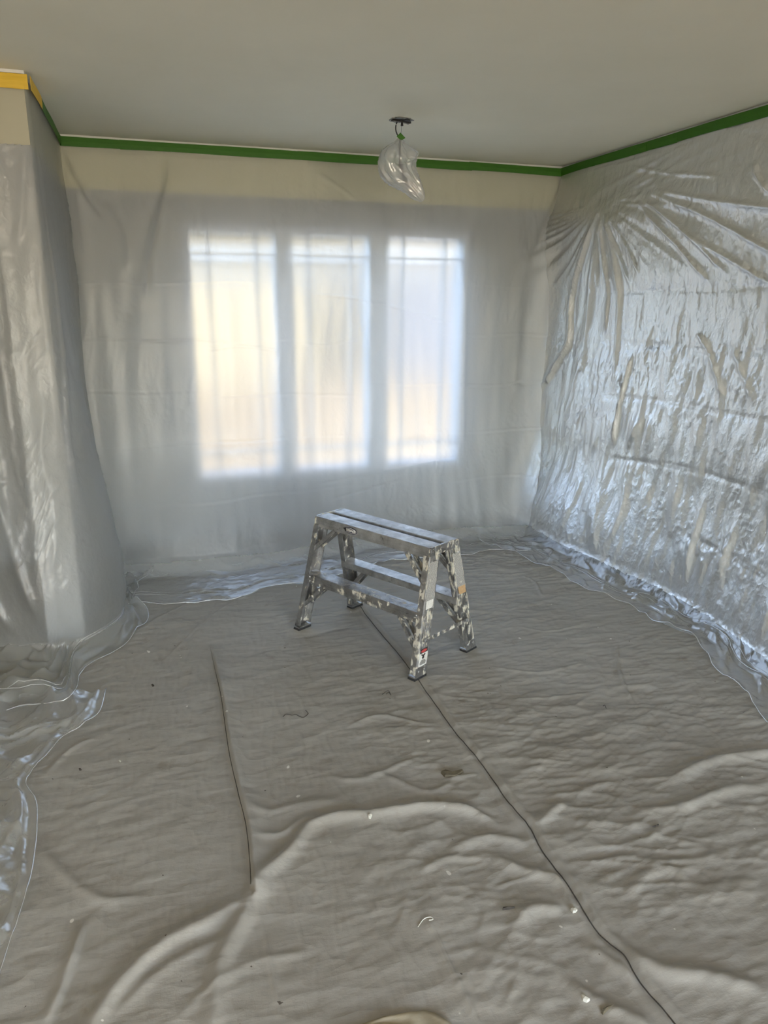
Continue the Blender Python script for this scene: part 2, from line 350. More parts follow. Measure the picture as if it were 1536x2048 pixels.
# window behind the plastic: frame, three casements, each with pane and prairie grid
wroot = empty('window_1', ((WX0+WX1)/2, D, WZ0)); wroot['kind'] = 'structure'
def wpart(name, bm, mat, parent=None):
    o = obj(name, bm, mat); o.parent = parent or wroot; o.matrix_parent_inverse = Matrix.Translation(-Vector(wroot.location)) if parent is None else Matrix.Identity(4); return o
M['casing'] = pbr('window casing paint', (.42, .45, .50), (.46, .49, .54), .5, scale=8)
bm = bmesh.new(); y0, y1 = D+.03, D+.15
box(bm, WX0-fo, WX1+fo, y0, y1, WZ1, WZ1+fo); box(bm, WX0-fo, WX1+fo, y0, y1, WZ0-fo, WZ0)
box(bm, WX0-fo, WX0, y0, y1, WZ0, WZ1); box(bm, WX1, WX1+fo, y0, y1, WZ0, WZ1)
px = lambda x: on_y(x, 720, D+.09)[0]
pan = [(WX0, px(557)), (px(589), px(737)), (px(774), WX1)]
box(bm, pan[0][1], pan[1][0], y0, y1, WZ0, WZ1); box(bm, pan[1][1], pan[2][0], y0, y1, WZ0, WZ1)
wpart('window_frame', bm, M['casing'])
for (a, b) in pan:
    bm = bmesh.new(); box(bm, a, b, D+.088, D+.094, WZ0, WZ1); pn = wpart('pane', bm, M['glass'])
    bm = bmesh.new()
    for xx in (a+.115, b-.115): box(bm, xx-.007, xx+.007, D+.078, D+.104, WZ0, WZ1)
    for zz in (WZ0+.13, WZ1-.13): box(bm, a, b, D+.078, D+.104, zz-.007, zz+.007)
    g = obj('glazing_bars', bm, M['casing']); g.parent = wroot; g.matrix_parent_inverse = Matrix.Translation(-Vector(wroot.location))

# outdoors, seen only as blurred colour through window and film
bm = bmesh.new(); box(bm, -25, 30, D+T+.02, 40, -.5, -.35); struct('ground', bm, M['ground'])
hs = empty('neighbour_house', (1.0, 11, -.35)); tag(hs, 'cream sided house seen blurred behind the window panes', 'house')
def hpart(name, bm, mat, root):
    o = obj(name, bm, mat); o.parent = root; o.matrix_parent_inverse = Matrix.Translation(-Vector(root.location)); return o
bm = bmesh.new(); box(bm, -6, 9, 10.5, 15, -.35, 2.9); hpart('wall', bm, M['siding'], hs)
bm = bmesh.new(); box(bm, -6.02, 9.02, 10.44, 10.5, 2.04, 2.20); hpart('belt_trim', bm, M['belt'], hs)
bm = bmesh.new(); prism(bm, [(-6.4, 0), (9.4, 0), (9.4, .1), (-6.4, .1)], (0, 10.0, 2.9), (0, 12.5, 4.1), (0, 0, 1), (1, 0, 0)); hpart('roof', bm, M['roof'], hs)
bm = bmesh.new(); box(bm, -6.4, 9.4, 9.94, 10.0, 2.80, 3.02); hpart('fascia', bm, M['siding'], hs)
h2 = empty('garden_shed', (5.5, 9.6, -.35)); tag(h2, 'grey shed seen blurred behind the right window pane', 'shed')
bm = bmesh.new(); box(bm, 3.15, 7.4, 9.3, 9.85, -.35, 2.0); hpart('wall', bm, M['grey_siding'], h2)
bm = bmesh.new(); prism(bm, [(3.0, 0), (7.6, 0), (7.6, .08), (3.0, .08)], (0, 9.1, 2.0), (0, 9.88, 2.25), (0, 0, 1), (1, 0, 0)); hpart('roof', bm, M['roof'], h2)
fence = empty('board_fence', (1, 8.3, -.35)); tag(fence, 'low cedar board fence seen blurred through the window', 'fence')
bm = bmesh.new(); box(bm, 0, .135, 0, .02, 0, 1.0); fm = bpy.data.meshes.new('board'); bm.to_mesh(fm); bm.free(); fm.materials.append(M['wood_fence'])
for i in range(48):
    o = bpy.data.objects.new('board', fm); COL.objects.link(o); o.parent = fence; o.location = (-4.0+i*.145, 0, random.uniform(0, .015))
bm = bmesh.new(); box(bm, -4, 2.95, .02, .06, .25, .33); box(bm, -4, 2.95, .02, .06, .75, .83); r_ = obj('rail', bm, M['wood_fence']); r_.parent = fence

# ------------------------------------------------------------------ drop cloth
CX0, CX1, CY0, CY1, DS = -1.75, RX-.03, -.25, D-.04, .006
nu, nv = int((CX1-CX0)/DS), int((CY1-CY0)/DS)
cu = np.linspace(CX0, CX1, nu); cv = np.linspace(CY0, CY1, nv); U, V = np.meshgrid(cu, cv, indexing='ij')
Hc = np.zeros((nu, nv))
r1 = ridged(fnoise(nu, nv, DS, DS, .55, .18, 11, .05), .8); r2 = ridged(fnoise(nu, nv, DS, DS, .24, .09, 12, -.35), .8)
r3 = ridged(fnoise(nu, nv, DS, DS, .20, .07, 13, 1.1), .8); r4 = fnoise(nu, nv, DS, DS, .10, .03, 14, .1)
mskR = sstep(.15, 1.3, U+.12*(V-2.2)); mod = .2+.8*sstep(-.9, 1.2, fnoise(nu, nv, DS, DS, .9, .7, 15))
r5 = ridged(fnoise(nu, nv, DS, DS, .14, .035, 17, -.2), .6); Hc += .0015*r5*(.35+mskR)*mod; Hc += .0016*ridged(fnoise(nu, nv, DS, DS, .20, .03, 18, .5), .5)*(.4+mskR)*mod; Hc += .0014*ridged(fnoise(nu, nv, DS, DS, .05, .20, 19, -.1), .5)*(1.1-mskR)
Hc += .0042*r1*(.45+.75*mskR)*mod + .0036*r2*(.30+.9*mskR)*mod + .0026*r3*(1-.3*mskR)*mod + .0007*r4*(.5+.7*mskR)
Hc += .002*fnoise(nu, nv, DS, DS, .5, .5, 16)
fp = lambda pts: spline([tuple(on_z(x, y, .012)[:2]) for x, y in pts])
HEM = fp([(423, 1290), (436, 1350), (447, 1400), (462, 1500), (480, 1580), (497, 1650), (505, 1720), (508, 1775)])
SEAM = fp([(700, 1186), (722, 1215), (760, 1262), (800, 1310), (838, 1362), (870, 1405), (905, 1455), (967, 1530), (1010, 1592), (1058, 1650), (1085, 1700), (1130, 1760), (1150, 1790), (1195, 1860), (1245, 1905), (1280, 1960), (1340, 2030), (1372, 2075), (1420, 2150)])
calm = np.ones_like(Hc)
d, sg, fr = polydist(U, V, SEAM); calm *= .45+.55*sstep(.0, .16, d)
Hc *= calm
Hc -= .006*np.exp(-(d/.009)**2); Hc += .004*np.exp(-((d-.022)/.012)**2)
F = lambda pts, h, w, asym=1, pw=1.5, taper=.25: ridge(Hc, U, V, fp(pts), h*.50, w*.62, asym, 1.9, taper)
d, sg, fr = polydist(U, V, HEM)
Hc += .024*np.exp(-(d/np.where(sg > 0, .038, .006))**1.6)*np.clip(fr/.25, 0, 1)   # raised edge
F([(512, 1770), (440, 1832), (330, 1890), (245, 1965), (180, 2060), (120, 2150)], .034, .050, 1.6)
F([(545, 1715), (510, 1785), (474, 1860), (440, 1930), (428, 2048), (420, 2150)], .030, .040, 1)
F([(508, 1778), (545, 1735), (590, 1690), (618, 1652), (680, 1632), (760, 1628), (850, 1614), (930, 1620), (1010, 1656)], .036, .036, 1.3, taper=.12)
F([(505, 1672), (560, 1668), (600, 1642), (640, 1628)], .016, .022)
F([(480, 1600), (530, 1622), (600, 1608), (700, 1600)], .014, .03)
F([(170, 1835), (155, 1890), (125, 1975), (85, 2060)], .024, .032, 3)
F([(60, 1680), (140, 1760), (210, 1800), (320, 1790)], .012, .03)
F([(80, 1560), (140, 1500), (200, 1470)], .010, .02)
F([(510, 1800), (530, 1880), (545, 1950), (565, 2080)], .006, .010)
F([(330, 2060), (420, 1980), (520, 1920), (660, 1900)], .008, .02)
F([(220, 2050), (300, 1960), (400, 1900), (480, 1870)], .012, .03)
F([(1326, 1574), (1407, 1531), (1470, 1517), (1545, 1508), (1600, 1505)], .036, .042, 1.4)
F([(1239, 1642), (1298, 1623), (1375, 1612), (1451, 1583), (1550, 1566)], .024, .032)
F([(1220, 1895), (1260, 1908), (1326, 1942), (1407, 1953), (1550, 1985)], .034, .042)
F([(895, 1706), (945, 1682), (1004, 1677), (1072, 1692)], .024, .032)
F([(975, 1710), (1048, 1742), (1105, 1756), (1140, 1790)], .022, .03)
F([(836, 1752), (880, 1722), (940, 1716), (980, 1720)], .013, .02)
F([(980, 1780), (1020, 1765), (1090, 1750)], .008, .009)
F([(1030, 1845), (1070, 1818), (1135, 1820)], .020, .03)
F([(1168, 1882), (1233, 1932), (1280, 1972)], .018, .024)
F([(1119, 1950), (1190, 2002), (1276, 2042), (1330, 2080)], .022, .03)
F([(1072, 1655), (1113, 1616), (1145, 1600)], .022, .022)
F([(1140, 1605), (1180, 1575), (1240, 1562)], .014, .024)
F([(1150, 1645), (1230, 1650), (1300, 1652)], .016, .028)
F([(1250, 1800), (1290, 1750), (1340, 1740), (1400, 1770)], .018, .035)
F([(1140, 1740), (1240, 1715), (1330, 1725), (1500, 1700)], .012, .02)
F([(1150, 1700), (1250, 1690), (1340, 1660)], .010, .014)
F([(880, 1560), (920, 1552), (960, 1545)], .010, .010)
F([(700, 1560), (760, 1550), (860, 1585), (930, 1540)], .012, .02)
F([(640, 1545), (720, 1560), (800, 1530), (860, 1505)], .012, .018)
F([(690, 1455), (760, 1432), (850, 1448), (900, 1440)], .010, .016)
F([(1236, 1285), (1238, 1330), (1252, 1375), (1276, 1418)], .014, .012, 2)
F([(1040, 1150), (1070, 1165), (1085, 1198)], .012, .012)
F([(838, 1815), (870, 1870), (900, 1930), (945, 2020), (970, 2080)], .009, .012, 2)
F([(300, 1348), (400, 1250), (470, 1200), (560, 1160)], .004, .008)
F([(262, 1268), (330, 1228), (400, 1195)], .006, .008)
F([(333, 1232), (395, 1247)], .005, .008)
F([(428, 1190), (480, 1190), (520, 1178)], .005, .007)
F([(960, 1330), (1080, 1345), (1180, 1320)], .010, .016)
F([(1000, 1400), (1100, 1395), (1200, 1380)], .009, .014)
F([(1020, 1250), (1100, 1262), (1200, 1240)], .009, .014)
LADC = np.array([.990, 3.168]); LADR = math.atan2(-.864, .504)
LL, LW, TL, TW, LH = .775, .445, .712, .196, .56
ex = np.array([math.cos(LADR), math.sin(LADR)]); ey = np.array([-ex[1], ex[0]])
for sx in (-1, 1):
    for sy in (-1, 1):
        c = LADC+ex*sx*(LL/2-.02)+ey*sy*(LW/2-.035)
        k = np.exp(-(np.hypot(U-c[0], V-c[1])/.075)**4); Hc = Hc*(1-k)+.004*k
Hc = np.maximum(Hc, -.006)+.009
P = np.stack([U, V, Hc], -1)
cloth = link('canvas_drop_cloth', grid_mesh('canvas_drop_cloth', P), M['canvas'])
tag(cloth, 'grey beige canvas drop cloth wrinkled across the whole floor', 'drop cloth')
_b = bmesh.new(); _b.from_mesh(cloth.data)
bmesh.ops.delete(_b, geom=[v for v in _b.verts if LX-.17 < v.co.x < LX+.004 and v.co.y > YH-.004], context='VERTS'); _b.to_mesh(cloth.data); _b.free()
def hcl(x, y):
    i = np.clip((np.asarray(x)-CX0)/(CX1-CX0)*(nu-1), 0, nu-1.001); j = np.clip((np.asarray(y)-CY0)/(CY1-CY0)*(nv-1), 0, nv-1.001)
    a, b = i.astype(int), j.astype(int); s, t = i-a, j-b
    return Hc[a, b]*(1-s)*(1-t)+Hc[a+1, b]*s*(1-t)+Hc[a, b+1]*(1-s)*t+Hc[a+1, b+1]*s*t
HSM = Hc.copy()
for _ in range(6):
    HSM = np.maximum(HSM, .25*(np.roll(HSM, 2, 0)+np.roll(HSM, -2, 0)+np.roll(HSM, 2, 1)+np.roll(HSM, -2, 1)))
def follow(pts, dz): return [(p[0], p[1], float(hcl(p[0], p[1]))+dz) for p in pts]
bm = bmesh.new(); tube(bm, follow([p for p in spline(SEAM, 3) if p[1] > CY0+.02], .0012), .0017, 5)
obj('seam_stitching', bm, M['thread'], cloth)['label'] = 'thin dark seam running diagonally across the cloth'
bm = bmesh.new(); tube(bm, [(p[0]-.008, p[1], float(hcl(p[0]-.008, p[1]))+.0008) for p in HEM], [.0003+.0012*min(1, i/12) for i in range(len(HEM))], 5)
obj('hem_shade_line', bm, M['thread'], cloth)  # dark tube standing for the shade cast beside the raised hem

# ------------------------------------------------------------------ plastic sheets
HEMS = ((.0, .0022, 'film_edge'), (.14, .0020, 'hem_fold'), (.165, .0016, 'hem_fold'))
M['film_edge'] = mat_plastic('folded film edge', .25, .05, .2, .5, .15, .25)
def sheet(name, mat, S0, S1, base, nrm, H0, ext, bulge, dispf, step=.0085, rr=.12, floorx=None):
    """hanging film. s runs along the wall, t down the film and then out over the cloth.
    base(s, z) -> x, y on the wall line; nrm(s) -> nx, ny into the room; ext(s) length that lies on the floor;
    bulge(s, z) distance from wall; dispf(S, T, Z) extra relief"""
    tmax = H0+1.0
    ns = int((S1-S0)/step); nt = int(3.0/step)
    s = np.linspace(S0, S1, ns); q = np.linspace(0, 1, nt)
    S, Q = np.meshgrid(s, q, indexing='ij')
    E = ext(S); tot = (H0-rr)+rr*PI/2+E
    Tt = Q*tot
    a = H0-rr; arc = rr*PI/2
    ph = np.clip((Tt-a)/rr, 0, PI/2)
    z = np.where(Tt < a, H0-Tt, rr-rr*np.sin(ph)); out = np.where(Tt < a, 0, rr*(1-np.cos(ph)))+np.maximum(0, Tt-a-arc)
    fl = np.clip(ph/(PI/2), 0, 1)
    z = np.maximum(z, 0)
    dsp, fld = dispf(S, Tt, z, s, tot)
    bx, by = base(S, z); nx, ny = nrm(S)
    fx = floorx(S) if floorx else 0
    o = bulge(S, z)+out+dsp*np.cos(ph)*(1-.75*sstep(.30, .05, z))
    o = np.maximum(o, .004); o = np.where(z > HC-.08, np.minimum(o, .011), o)
    X = bx+nx*o+fx*out; Y = by+ny*o
    Z = z+np.maximum(0, fld)*np.sin(ph)
    gi = np.clip(((X-CX0)/(CX1-CX0)*(nu-1)).astype(int), 0, nu-1); gj = np.clip(((Y-CY0)/(CY1-CY0)*(nv-1)).astype(int), 0, nv-1)
    inside = (X > CX0) & (X < CX1) & (Y > CY0) & (Y < CY1)
    Z = np.maximum(Z, np.where(inside, HSM[gi, gj], .01)+.004)
    ob = link(name, grid_mesh(name, np.stack([X, Y, Z], -1)), [mat, M['film_floor']])
    mi = (Tt[:-1, :-1] > a+arc*.2).astype(np.int32).reshape(-1); ob.data.polygons.foreach_set('material_index', mi)
    ob.data.update()
    dz_ = tot[:, 0] if tot.ndim > 1 else tot
    for off, rad, nm in HEMS:
        k = np.clip(np.round((1-off/dz_)*(nt-1)).astype(int), 0, nt-1); ii = np.arange(0, ns, 2)
        pts = [(X[i, k[i]], Y[i, k[i]], Z[i, k[i]]+.001) for i in ii]
        bm = bmesh.new(); tube(bm, pts, rad, 4); h_ = obj(nm, bm, M['film_edge'], ob, smooth=True)
    return ob, S, Tt, X, Y, Z
def crease_set(S, T, s, t0, seed, n=7, gap=.30, h=.006, w=.006):
    """horizontal packing creases every gap metres, slightly wavy and doubled"""
    r = np.random.default_rng(seed); f = np.zeros_like(S)
    for i in range(n):
        tt = t0+gap*i+r.normal()*.01
        wv = .012*np.sin(S*r.uniform(2, 4)+r.uniform(0, 6))+.006*np.sin(S*r.uniform(7, 12)+i)
        env = .5+.5*np.sin(S*r.uniform(1.5, 3)+r.uniform(0, 6))
        f += h*env*np.exp(-((T-tt-wv)/w)**2)-h*.6*env*np.exp(-((T-tt-wv-.016)/w)**2)
    return f

# --- back wall sheet, wrapping softly round the right corner (s = x on the back wall, then along the right wall)
CORN = RX-.02
def b_base(S, z): return S, np.full_like(S, D-.012)
def b_nrm(S): return np.zeros_like(S), np.full_like(S, -1.0)
def b_bulge(S, z):
    g = .010+.12*sstep(2.34, 1.6, z)+.05*sstep(1.9, .6, z)+.20*sstep(.8, 0, z)
    return g*(1+.25*np.sin(S*2.1+1))*np.where(S > CORN, .55, 1)
def b_ext(S):
    e = .30+.06*np.sin(S*3.1+.6)+.03*np.sin(S*8)+.02*np.sin(S*17+1)
    e = np.where(S < 0.1, e+.12*sstep(.1, -.3, S), e)
    return e-.12*sstep(1.2, 2.2, S)+.10*sstep(2.3, 2.9, S)
def b_disp(S, T, z, s, tot):
    n_s, n_t = S.shape; ds = s[1]-s[0]; dt = 3.0/n_t
    a = fnoise(n_s, n_t, ds, dt, .10, .75, 21); b = ridged(fnoise(n_s, n_t, ds, dt, .05, .30, 22, .15), .8); c = ridged(fnoise(n_s, n_t, ds, dt, .05, .05, 23), .8)
    m = sstep(.3, 1.4, fnoise(n_s, n_t, ds, dt, .5, .5, 24)); m2 = sstep(.6, 1.6, fnoise(n_s, n_t, ds, dt, .35, .25, 25))
    off = .3+.7*sstep(2.4, 2.0, z)
    f = .0035*a*off+.0028*b*m*off+.0014*c*m2
    f += crease_set(S, T, s, .75, 5, 6, .31, .0035, .005)*off
    for pts, h, w in B_R: 
        g = np.zeros_like(S); ridge2(g, S, z, pts, h, w); f += g
    r0 = sstep(.35, 0, z)
    fld = .006*np.abs(fnoise(n_s, n_t, ds, dt, .16, .10, 26))+.014*ridged(fnoise(n_s, n_t, ds, dt, .35, .12, 27, .3), .7)+.002*c
    te = tot-T
    fld += .016*np.exp(-((te-.13)/.007)**2)+.014*np.exp(-((te-.155)/.006)**2)+.010*np.exp(-(te/.012)**2)
    return f+.004*c*r0, fld
def ridge2(g, S, Z, poly, h, w, pw=1.4, taper=.2, asym=1):
    # one pulled or hanging fold in a sheet
    d, sg, fr = polydist(S, Z, poly)
    env = np.clip(np.minimum(fr, 1-fr)/taper, 0, 1); env = env*env*(3-2*env)
    g += h*env*np.exp(-(d/np.where(sg > 0, w/asym, w))**pw)
bw = lambda pts: spline([(on_y(x, y, D-.1)[0], on_y(x, y, D-.1)[2]) for x, y in pts], 4)
B_R = [(bw(p), h, w) for p, h, w in (
    ([(330, 300), (335, 360), (318, 430), (300, 520), (290, 620)], .022, .022), ([(125, 290), (160, 370), (210, 440)], .016, .012),
    ([(150, 360), (160, 440), (175, 520)], .014, .02), ([(210, 390), (250, 470), (255, 560)], .014, .03),
    ([(640, 340), (690, 375), (720, 400)], .008, .01), ([(600, 960), (760, 935), (920, 905)], .006, .005), ([(640, 985), (800, 950)], .006, .005),
    ([(400, 700), (480, 690), (560, 702)], .006, .006), ([(590, 682), (640, 690), (720, 676)], .006, .005),
    ([(385, 790), (540, 785), (730, 790)], .005, .006), ([(600, 590), (730, 600), (930, 655)], .005, .007),
    ([(930, 520), (925, 700), (918, 930)], .010, .02))]
bs, S, T, X, Y, Z = sheet('plastic_sheet', M['film'], LX+.02, RX-.004, b_base, b_nrm, HC-.035, b_ext, b_bulge, b_disp)
tag(bs, 'hazy plastic sheet hung over the back wall and its three pane window', 'plastic sheet')

# --- right wall sheet (s = distance from the back wall along the right wall)
def r_base(S, z): return np.full_like(S, RX-.012), D-S
def r_nrm(S): return np.full_like(S, -1.0), np.zeros_like(S)
rw = lambda pts, k=4: spline([(D-on_x(x, y, RX-.06)[1], on_x(x, y, RX-.06)[2]) for x, y in pts], k)
AP = rw([(1205, 405), (1206, 406)])[0]; AP2 = rw([(1420, 255), (1421, 256)])[0]
def r_bulge(S, z):
    g = .012+.035*sstep(2.35, 2.0, z)+.05*sstep(1.5, .7, z)+.13*sstep(.7, 0, z)
    return g*(1+.3*np.sin(S*2.6))+.15*np.exp(-(S/.17)**2)*sstep(2.38, 1.7, z)
def r_ext(S):
    e = .16+.04*np.sin(S*5)+.02*np.sin(S*13+2)+.05*sstep(1.3, 2.2, S)
    return e+.05*sstep(.9, .4, S)-.13*sstep(1.1, 1.8, S)
R_R = [(rw(p), h, w, a) for p, h, w, a in (
    ([(1203, 408), (1178, 500), (1150, 600), (1148, 680), (1128, 730), (1098, 792)], .050, .030, 2.5),
    ([(1206, 410), (1190, 560), (1178, 690), (1158, 800), (1140, 900)], .034, .022, .6),
    ([(1206, 410), (1212, 500), (1222, 580), (1214, 680)], .030, .014, 1.5),
    ([(1207, 408), (1232, 500), (1243, 590), (1240, 680), (1238, 780)], .030, .020, 1),
    ([(1215, 420), (1262, 500), (1285, 560)], .012, .009, 1),
    ([(1270, 395), (1330, 460), (1400, 545), (1425, 575)], .022, .012, 1.5),
    ([(1275, 392), (1350, 440), (1460, 560)], .018, .012, 1),
    ([(1300, 385), (1400, 425), (1536, 500), (1600, 535)], .026, .016, 1.5),
    ([(1305, 380), (1420, 400), (1536, 415), (1650, 425)], .022, .014, 1),
    ([(1290, 392), (1380, 470), (1500, 545), (1560, 590)], .018, .012, 1),
    ([(1240, 330), (1330, 345), (1450, 352)], .014, .009, 1), ([(1500, 315), (1510, 350), (1540, 390)], .02, .012, 1),
    ([(1390, 660), (1420, 710), (1450, 800)], .022, .020, 1.8), ([(1460, 690), (1490, 760), (1510, 810)], .018, .016, 1),
    ([(1270, 700), (1262, 760), (1250, 850), (1243, 900)], .040, .020, 2), ([(1315, 810), (1280, 870), (1262, 915)], .045, .018, 2),
    ([(1318, 815), (1305, 870), (1300, 910)], .03, .010, 1),
    ([(1230, 880), (1232, 980), (1238, 1060), (1252, 1120), (1275, 1150)], .060, .030, 1.2),
    ([(1270, 910), (1275, 1000), (1262, 1080), (1258, 1130)], .045, .018, 2),
    ([(1385, 930), (1362, 1000), (1358, 1080)], .035, .025, 1), ([(1425, 960), (1412, 1040), (1402, 1120), (1400, 1190)], .060, .028, 2.2),
    ([(1490, 1000), (1475, 1100), (1460, 1180)], .045, .03, 1.5), ([(1150, 900), (1140, 1000), (1130, 1060)], .025, .02, 1),
    ([(1185, 1000), (1180, 1060), (1172, 1100)], .02, .016, 1))]
R_C = [rw(p) for p in ([(1225, 584), (1400, 578), (1536, 572), (1700, 566)], [(1218, 682), (1300, 688), (1420, 694), (1536, 706), (1700, 720)],
    [(1225, 700), (1330, 694), (1450, 712)], [(1225, 793), (1320, 800), (1400, 818), (1536, 842), (1700, 880)], [(1232, 915), (1330, 928), (1420, 948), (1536, 985), (1700, 1040)], [(1400, 1075), (1460, 1100), (1560, 1150)])]
def r_disp(S, T, z, s, tot):
    n_s, n_t = S.shape; ds = s[1]-s[0]; dt = 3.0/n_t
    a = fnoise(n_s, n_t, ds, dt, .07, .30, 31); b = ridged(fnoise(n_s, n_t, ds, dt, .045, .15, 32, .2), .8); c = ridged(fnoise(n_s, n_t, ds, dt, .035, .05, 33), .8)
    d_ = ridged(fnoise(n_s, n_t, ds, dt, .022, .045, 37, -.2), .8)
    m = sstep(-.2, 1.1, fnoise(n_s, n_t, ds, dt, .25, .35, 34))
    off = .25+.75*sstep(2.4, 2.05, z); low = sstep(1.75, 1.2, z)
    f = (.0015+.0022*low)*a*off+(.0015+.0025*low)*b*(.15+m)*off+(.0008+.0014*low)*c*(.1+m)+.0008*low*d_*(.2+m)
    # folds fanning out of the tack points
    for (ap, amp, sd, tl) in ((AP, 1.0, 41, 1.72), (AP2, .55, 42, 2.0)):
        dx, dz = S-ap[0], z-ap[1]; R = np.hypot(dx, dz); th = np.arctan2(-dz, dx)
        rr_ = np.random.default_rng(sd); g = np.zeros_like(S)
        for k in range(16):
            fq = rr_.uniform(7, 46); g += np.sin(th*fq+rr_.uniform(0, 6.28)+.4*R)*(1/(fq/12+.6))
        g = 1-np.minimum(1, np.abs(g)*.45)
        env = sstep(.02, .25, R)*sstep(1.6, .6, R)*sstep(tl-.10, tl+.02, z)*sstep(-.5, .1, th)
        f += amp*.012*g*env*np.minimum(1, R*2.0)
    for pts, h, w, asy in R_R:
        ridge2(f, S, z, pts, h*(.8 if pts[0][1] > 1.25 else .42), w*(1 if pts[0][1] > 1.25 else 1.9), 1.4, .2 if pts[0][1] > 1.25 else .45, asy)
    for pts in R_C:
        d, sg, fr = polydist(S, z, pts); f += .004*np.exp(-(d/.006)**2)*(.5+.5*np.sin(S*9))-.0045*np.exp(-(d/.014)**2)
    r0 = sstep(.30, 0, z)
    fld = .010*np.abs(fnoise(n_s, n_t, ds, dt, .2, .09, 35))+.020*ridged(fnoise(n_s, n_t, ds, dt, .25, .12, 36, .3), .7)+.003*c
    te = tot-T
    fld += .012*np.exp(-((te-.11)/.007)**2)+.012*np.exp(-((te-.13)/.006)**2)+.010*np.exp(-(te/.012)**2)
    return f+.006*c*r0, fld
rs, S, T, X, Y, Z = sheet('plastic_sheet', M['film_right'], .012, 4.4, r_base, r_nrm, HC-.035, r_ext, r_bulge, r_disp)
tag(rs, 'shiny crumpled plastic sheet with fanned folds on the right wall', 'plastic sheet')

# --- left sheet: along the short left wall, round the pier's corner, then across the opening under the header
def l_path(S, z):
    """s < 0 on the left wall (distance from the pier corner), s > 0 across the opening"""
    rad = .03+.10*sstep(2.1, .8, z)
    a = np.clip((S+rad*PI/4)/(rad*PI/2), 0, 1)*PI/2
    cx, cy = LX+.012-rad, YH-.012+rad
    x = np.where(S < -rad*PI/4, LX+.012, np.where(S > rad*PI/4, cx-(S-rad*PI/4), cx+rad*np.cos(a)))
    y = np.where(S < -rad*PI/4, cy-(S+rad*PI/4), np.where(S > rad*PI/4, YH-.012, cy-rad*np.sin(a)))
    return x, y
def l_nrm(S):
    a = np.clip((S+.22)/.26, 0, 1)*PI/2
    return np.cos(a), -np.sin(a)
def l_bulge(S, z):
    near = np.exp(-((S-.02)/.36)**2)
    g = .008+.02*sstep(2.3, 1.9, z)+near*(.03*sstep(2.1, 1.4, z)+.06*sstep(1.5, .9, z)+.12*sstep(1.0, .3, z)*(1-.45*sstep(.22, 0, z)))
    return g+.05*sstep(1.2, .2, z)*(1-near)
def l_ext(S):
    return .02+.015*np.sin(S*9+1)+.10*sstep(-.5, -.8, S)+.38*sstep(.0, .16, S)+.02*np.sin(S*23)
def l_disp(S, T, z, s, tot):
    n_s, n_t = S.shape; ds = s[1]-s[0]; dt = 3.0/n_t
    a = fnoise(n_s, n_t, ds, dt, .10, .55, 51); b = ridged(fnoise(n_s, n_t, ds, dt, .05, .22, 52, .2), .8); c = ridged(fnoise(n_s, n_t, ds, dt, .05, .07, 53), .8)
    m = sstep(.3, 1.3, fnoise(n_s, n_t, ds, dt, .3, .35, 54))
    off = .2+.8*sstep(2.35, 1.9, z)
    f = .005*a*off+.008*b*m*off+.004*c*m
    for pts, h, w in (([(-.06, 2.0), (-.05, 1.8), (-.05, 1.4), (-.02, 1.0), (-.03, .6)], .020, .007), ([(.0, 1.9), (.02, 1.6), (.0, 1.2), (.02, .8)], .012, .008), ([(.16, 2.1), (.2, 1.5), (.17, .9)], .012, .012), ([(.02, 2.2), (.06, 1.9), (.10, 1.75)], .014, .012),
                      ([(.03, 1.2), (.06, .95), (.03, .7), (.05, .4)], .02, .02), ([(.30, 1.2), (.26, .8), (.20, .45), (.12, .15)], .035, .03), ([(.45, .8), (.35, .4), (.24, .1)], .03, .02)):
        ridge2(f, S, z, pts, h, w)
    r0 = sstep(.30, 0, z)
    fld = .020*np.abs(fnoise(n_s, n_t, ds, dt, .16, .10, 55))+.035*ridged(fnoise(n_s, n_t, ds, dt, .16, .10, 56, .5), .7)+.003*c
    te = tot-T
    fld += .014*np.exp(-((te-.17)/.007)**2)+.014*np.exp(-((te-.19)/.006)**2)+.010*np.exp(-(te/.012)**2)
    return f+.006*c*r0, fld
# under the header the film starts at its lower edge
def trim_top(ob, fn):
    b = bmesh.new(); b.from_mesh(ob.data); rm = [v for v in b.verts if fn(v.co)]
    bmesh.ops.delete(b, geom=rm, context='VERTS'); b.to_mesh(ob.data); b.free()
ls, S, T, X, Y, Z = sheet('plastic_sheet', M['film_left'], -(D-YH)+.03, 1.9, l_path, l_nrm, HC-.035, l_ext, l_bulge, l_disp, rr=.10, floorx=lambda S: .30*np.exp(-((S-.08)/.2)**2))
trim_top(ls, lambda c: c.x < LX-.004 and c.z > ZB)
tag(ls, 'plastic sheet bulging round the left wall corner and across the opening', 'plastic sheet')

# --- plastic tail lying on the cloth at the left edge
edge = [tuple(on_z(x, y, .03)[:2]) for x, y in [(212, 1375), (200, 1420), (165, 1450), (130, 1470), (92, 1510), (62, 1545), (52, 1568), (72, 1602), (74, 1650), (70, 1700), (60, 1760), (40, 1830), (18, 1890), (0, 1950), (-40, 2060), (-80, 2160)]]
edge = np.array(spline(edge, 12)); ne = len(edge); nw = 110
q = np.linspace(0, 1, nw)[None, :]; wid = .85
dirn = np.array([-1.0, .12]); dirn /= np.linalg.norm(dirn)
A = edge[:, None, :]+dirn[None, None, :]*(q*wid)[..., None]
al = np.concatenate([[0], np.cumsum(np.hypot(*np.diff(edge, axis=0).T))]); 
dse = al[-1]/ne
h1 = ridged(fnoise(ne, nw, dse, wid/nw, .22, .12, 61, .4), .8); h2 = ridged(fnoise(ne, nw, dse, wid/nw, .06, .06, 62), .8); h3 = ridged(fnoise(ne, nw, dse, wid/nw, .30, .09, 63, -.5), .7)
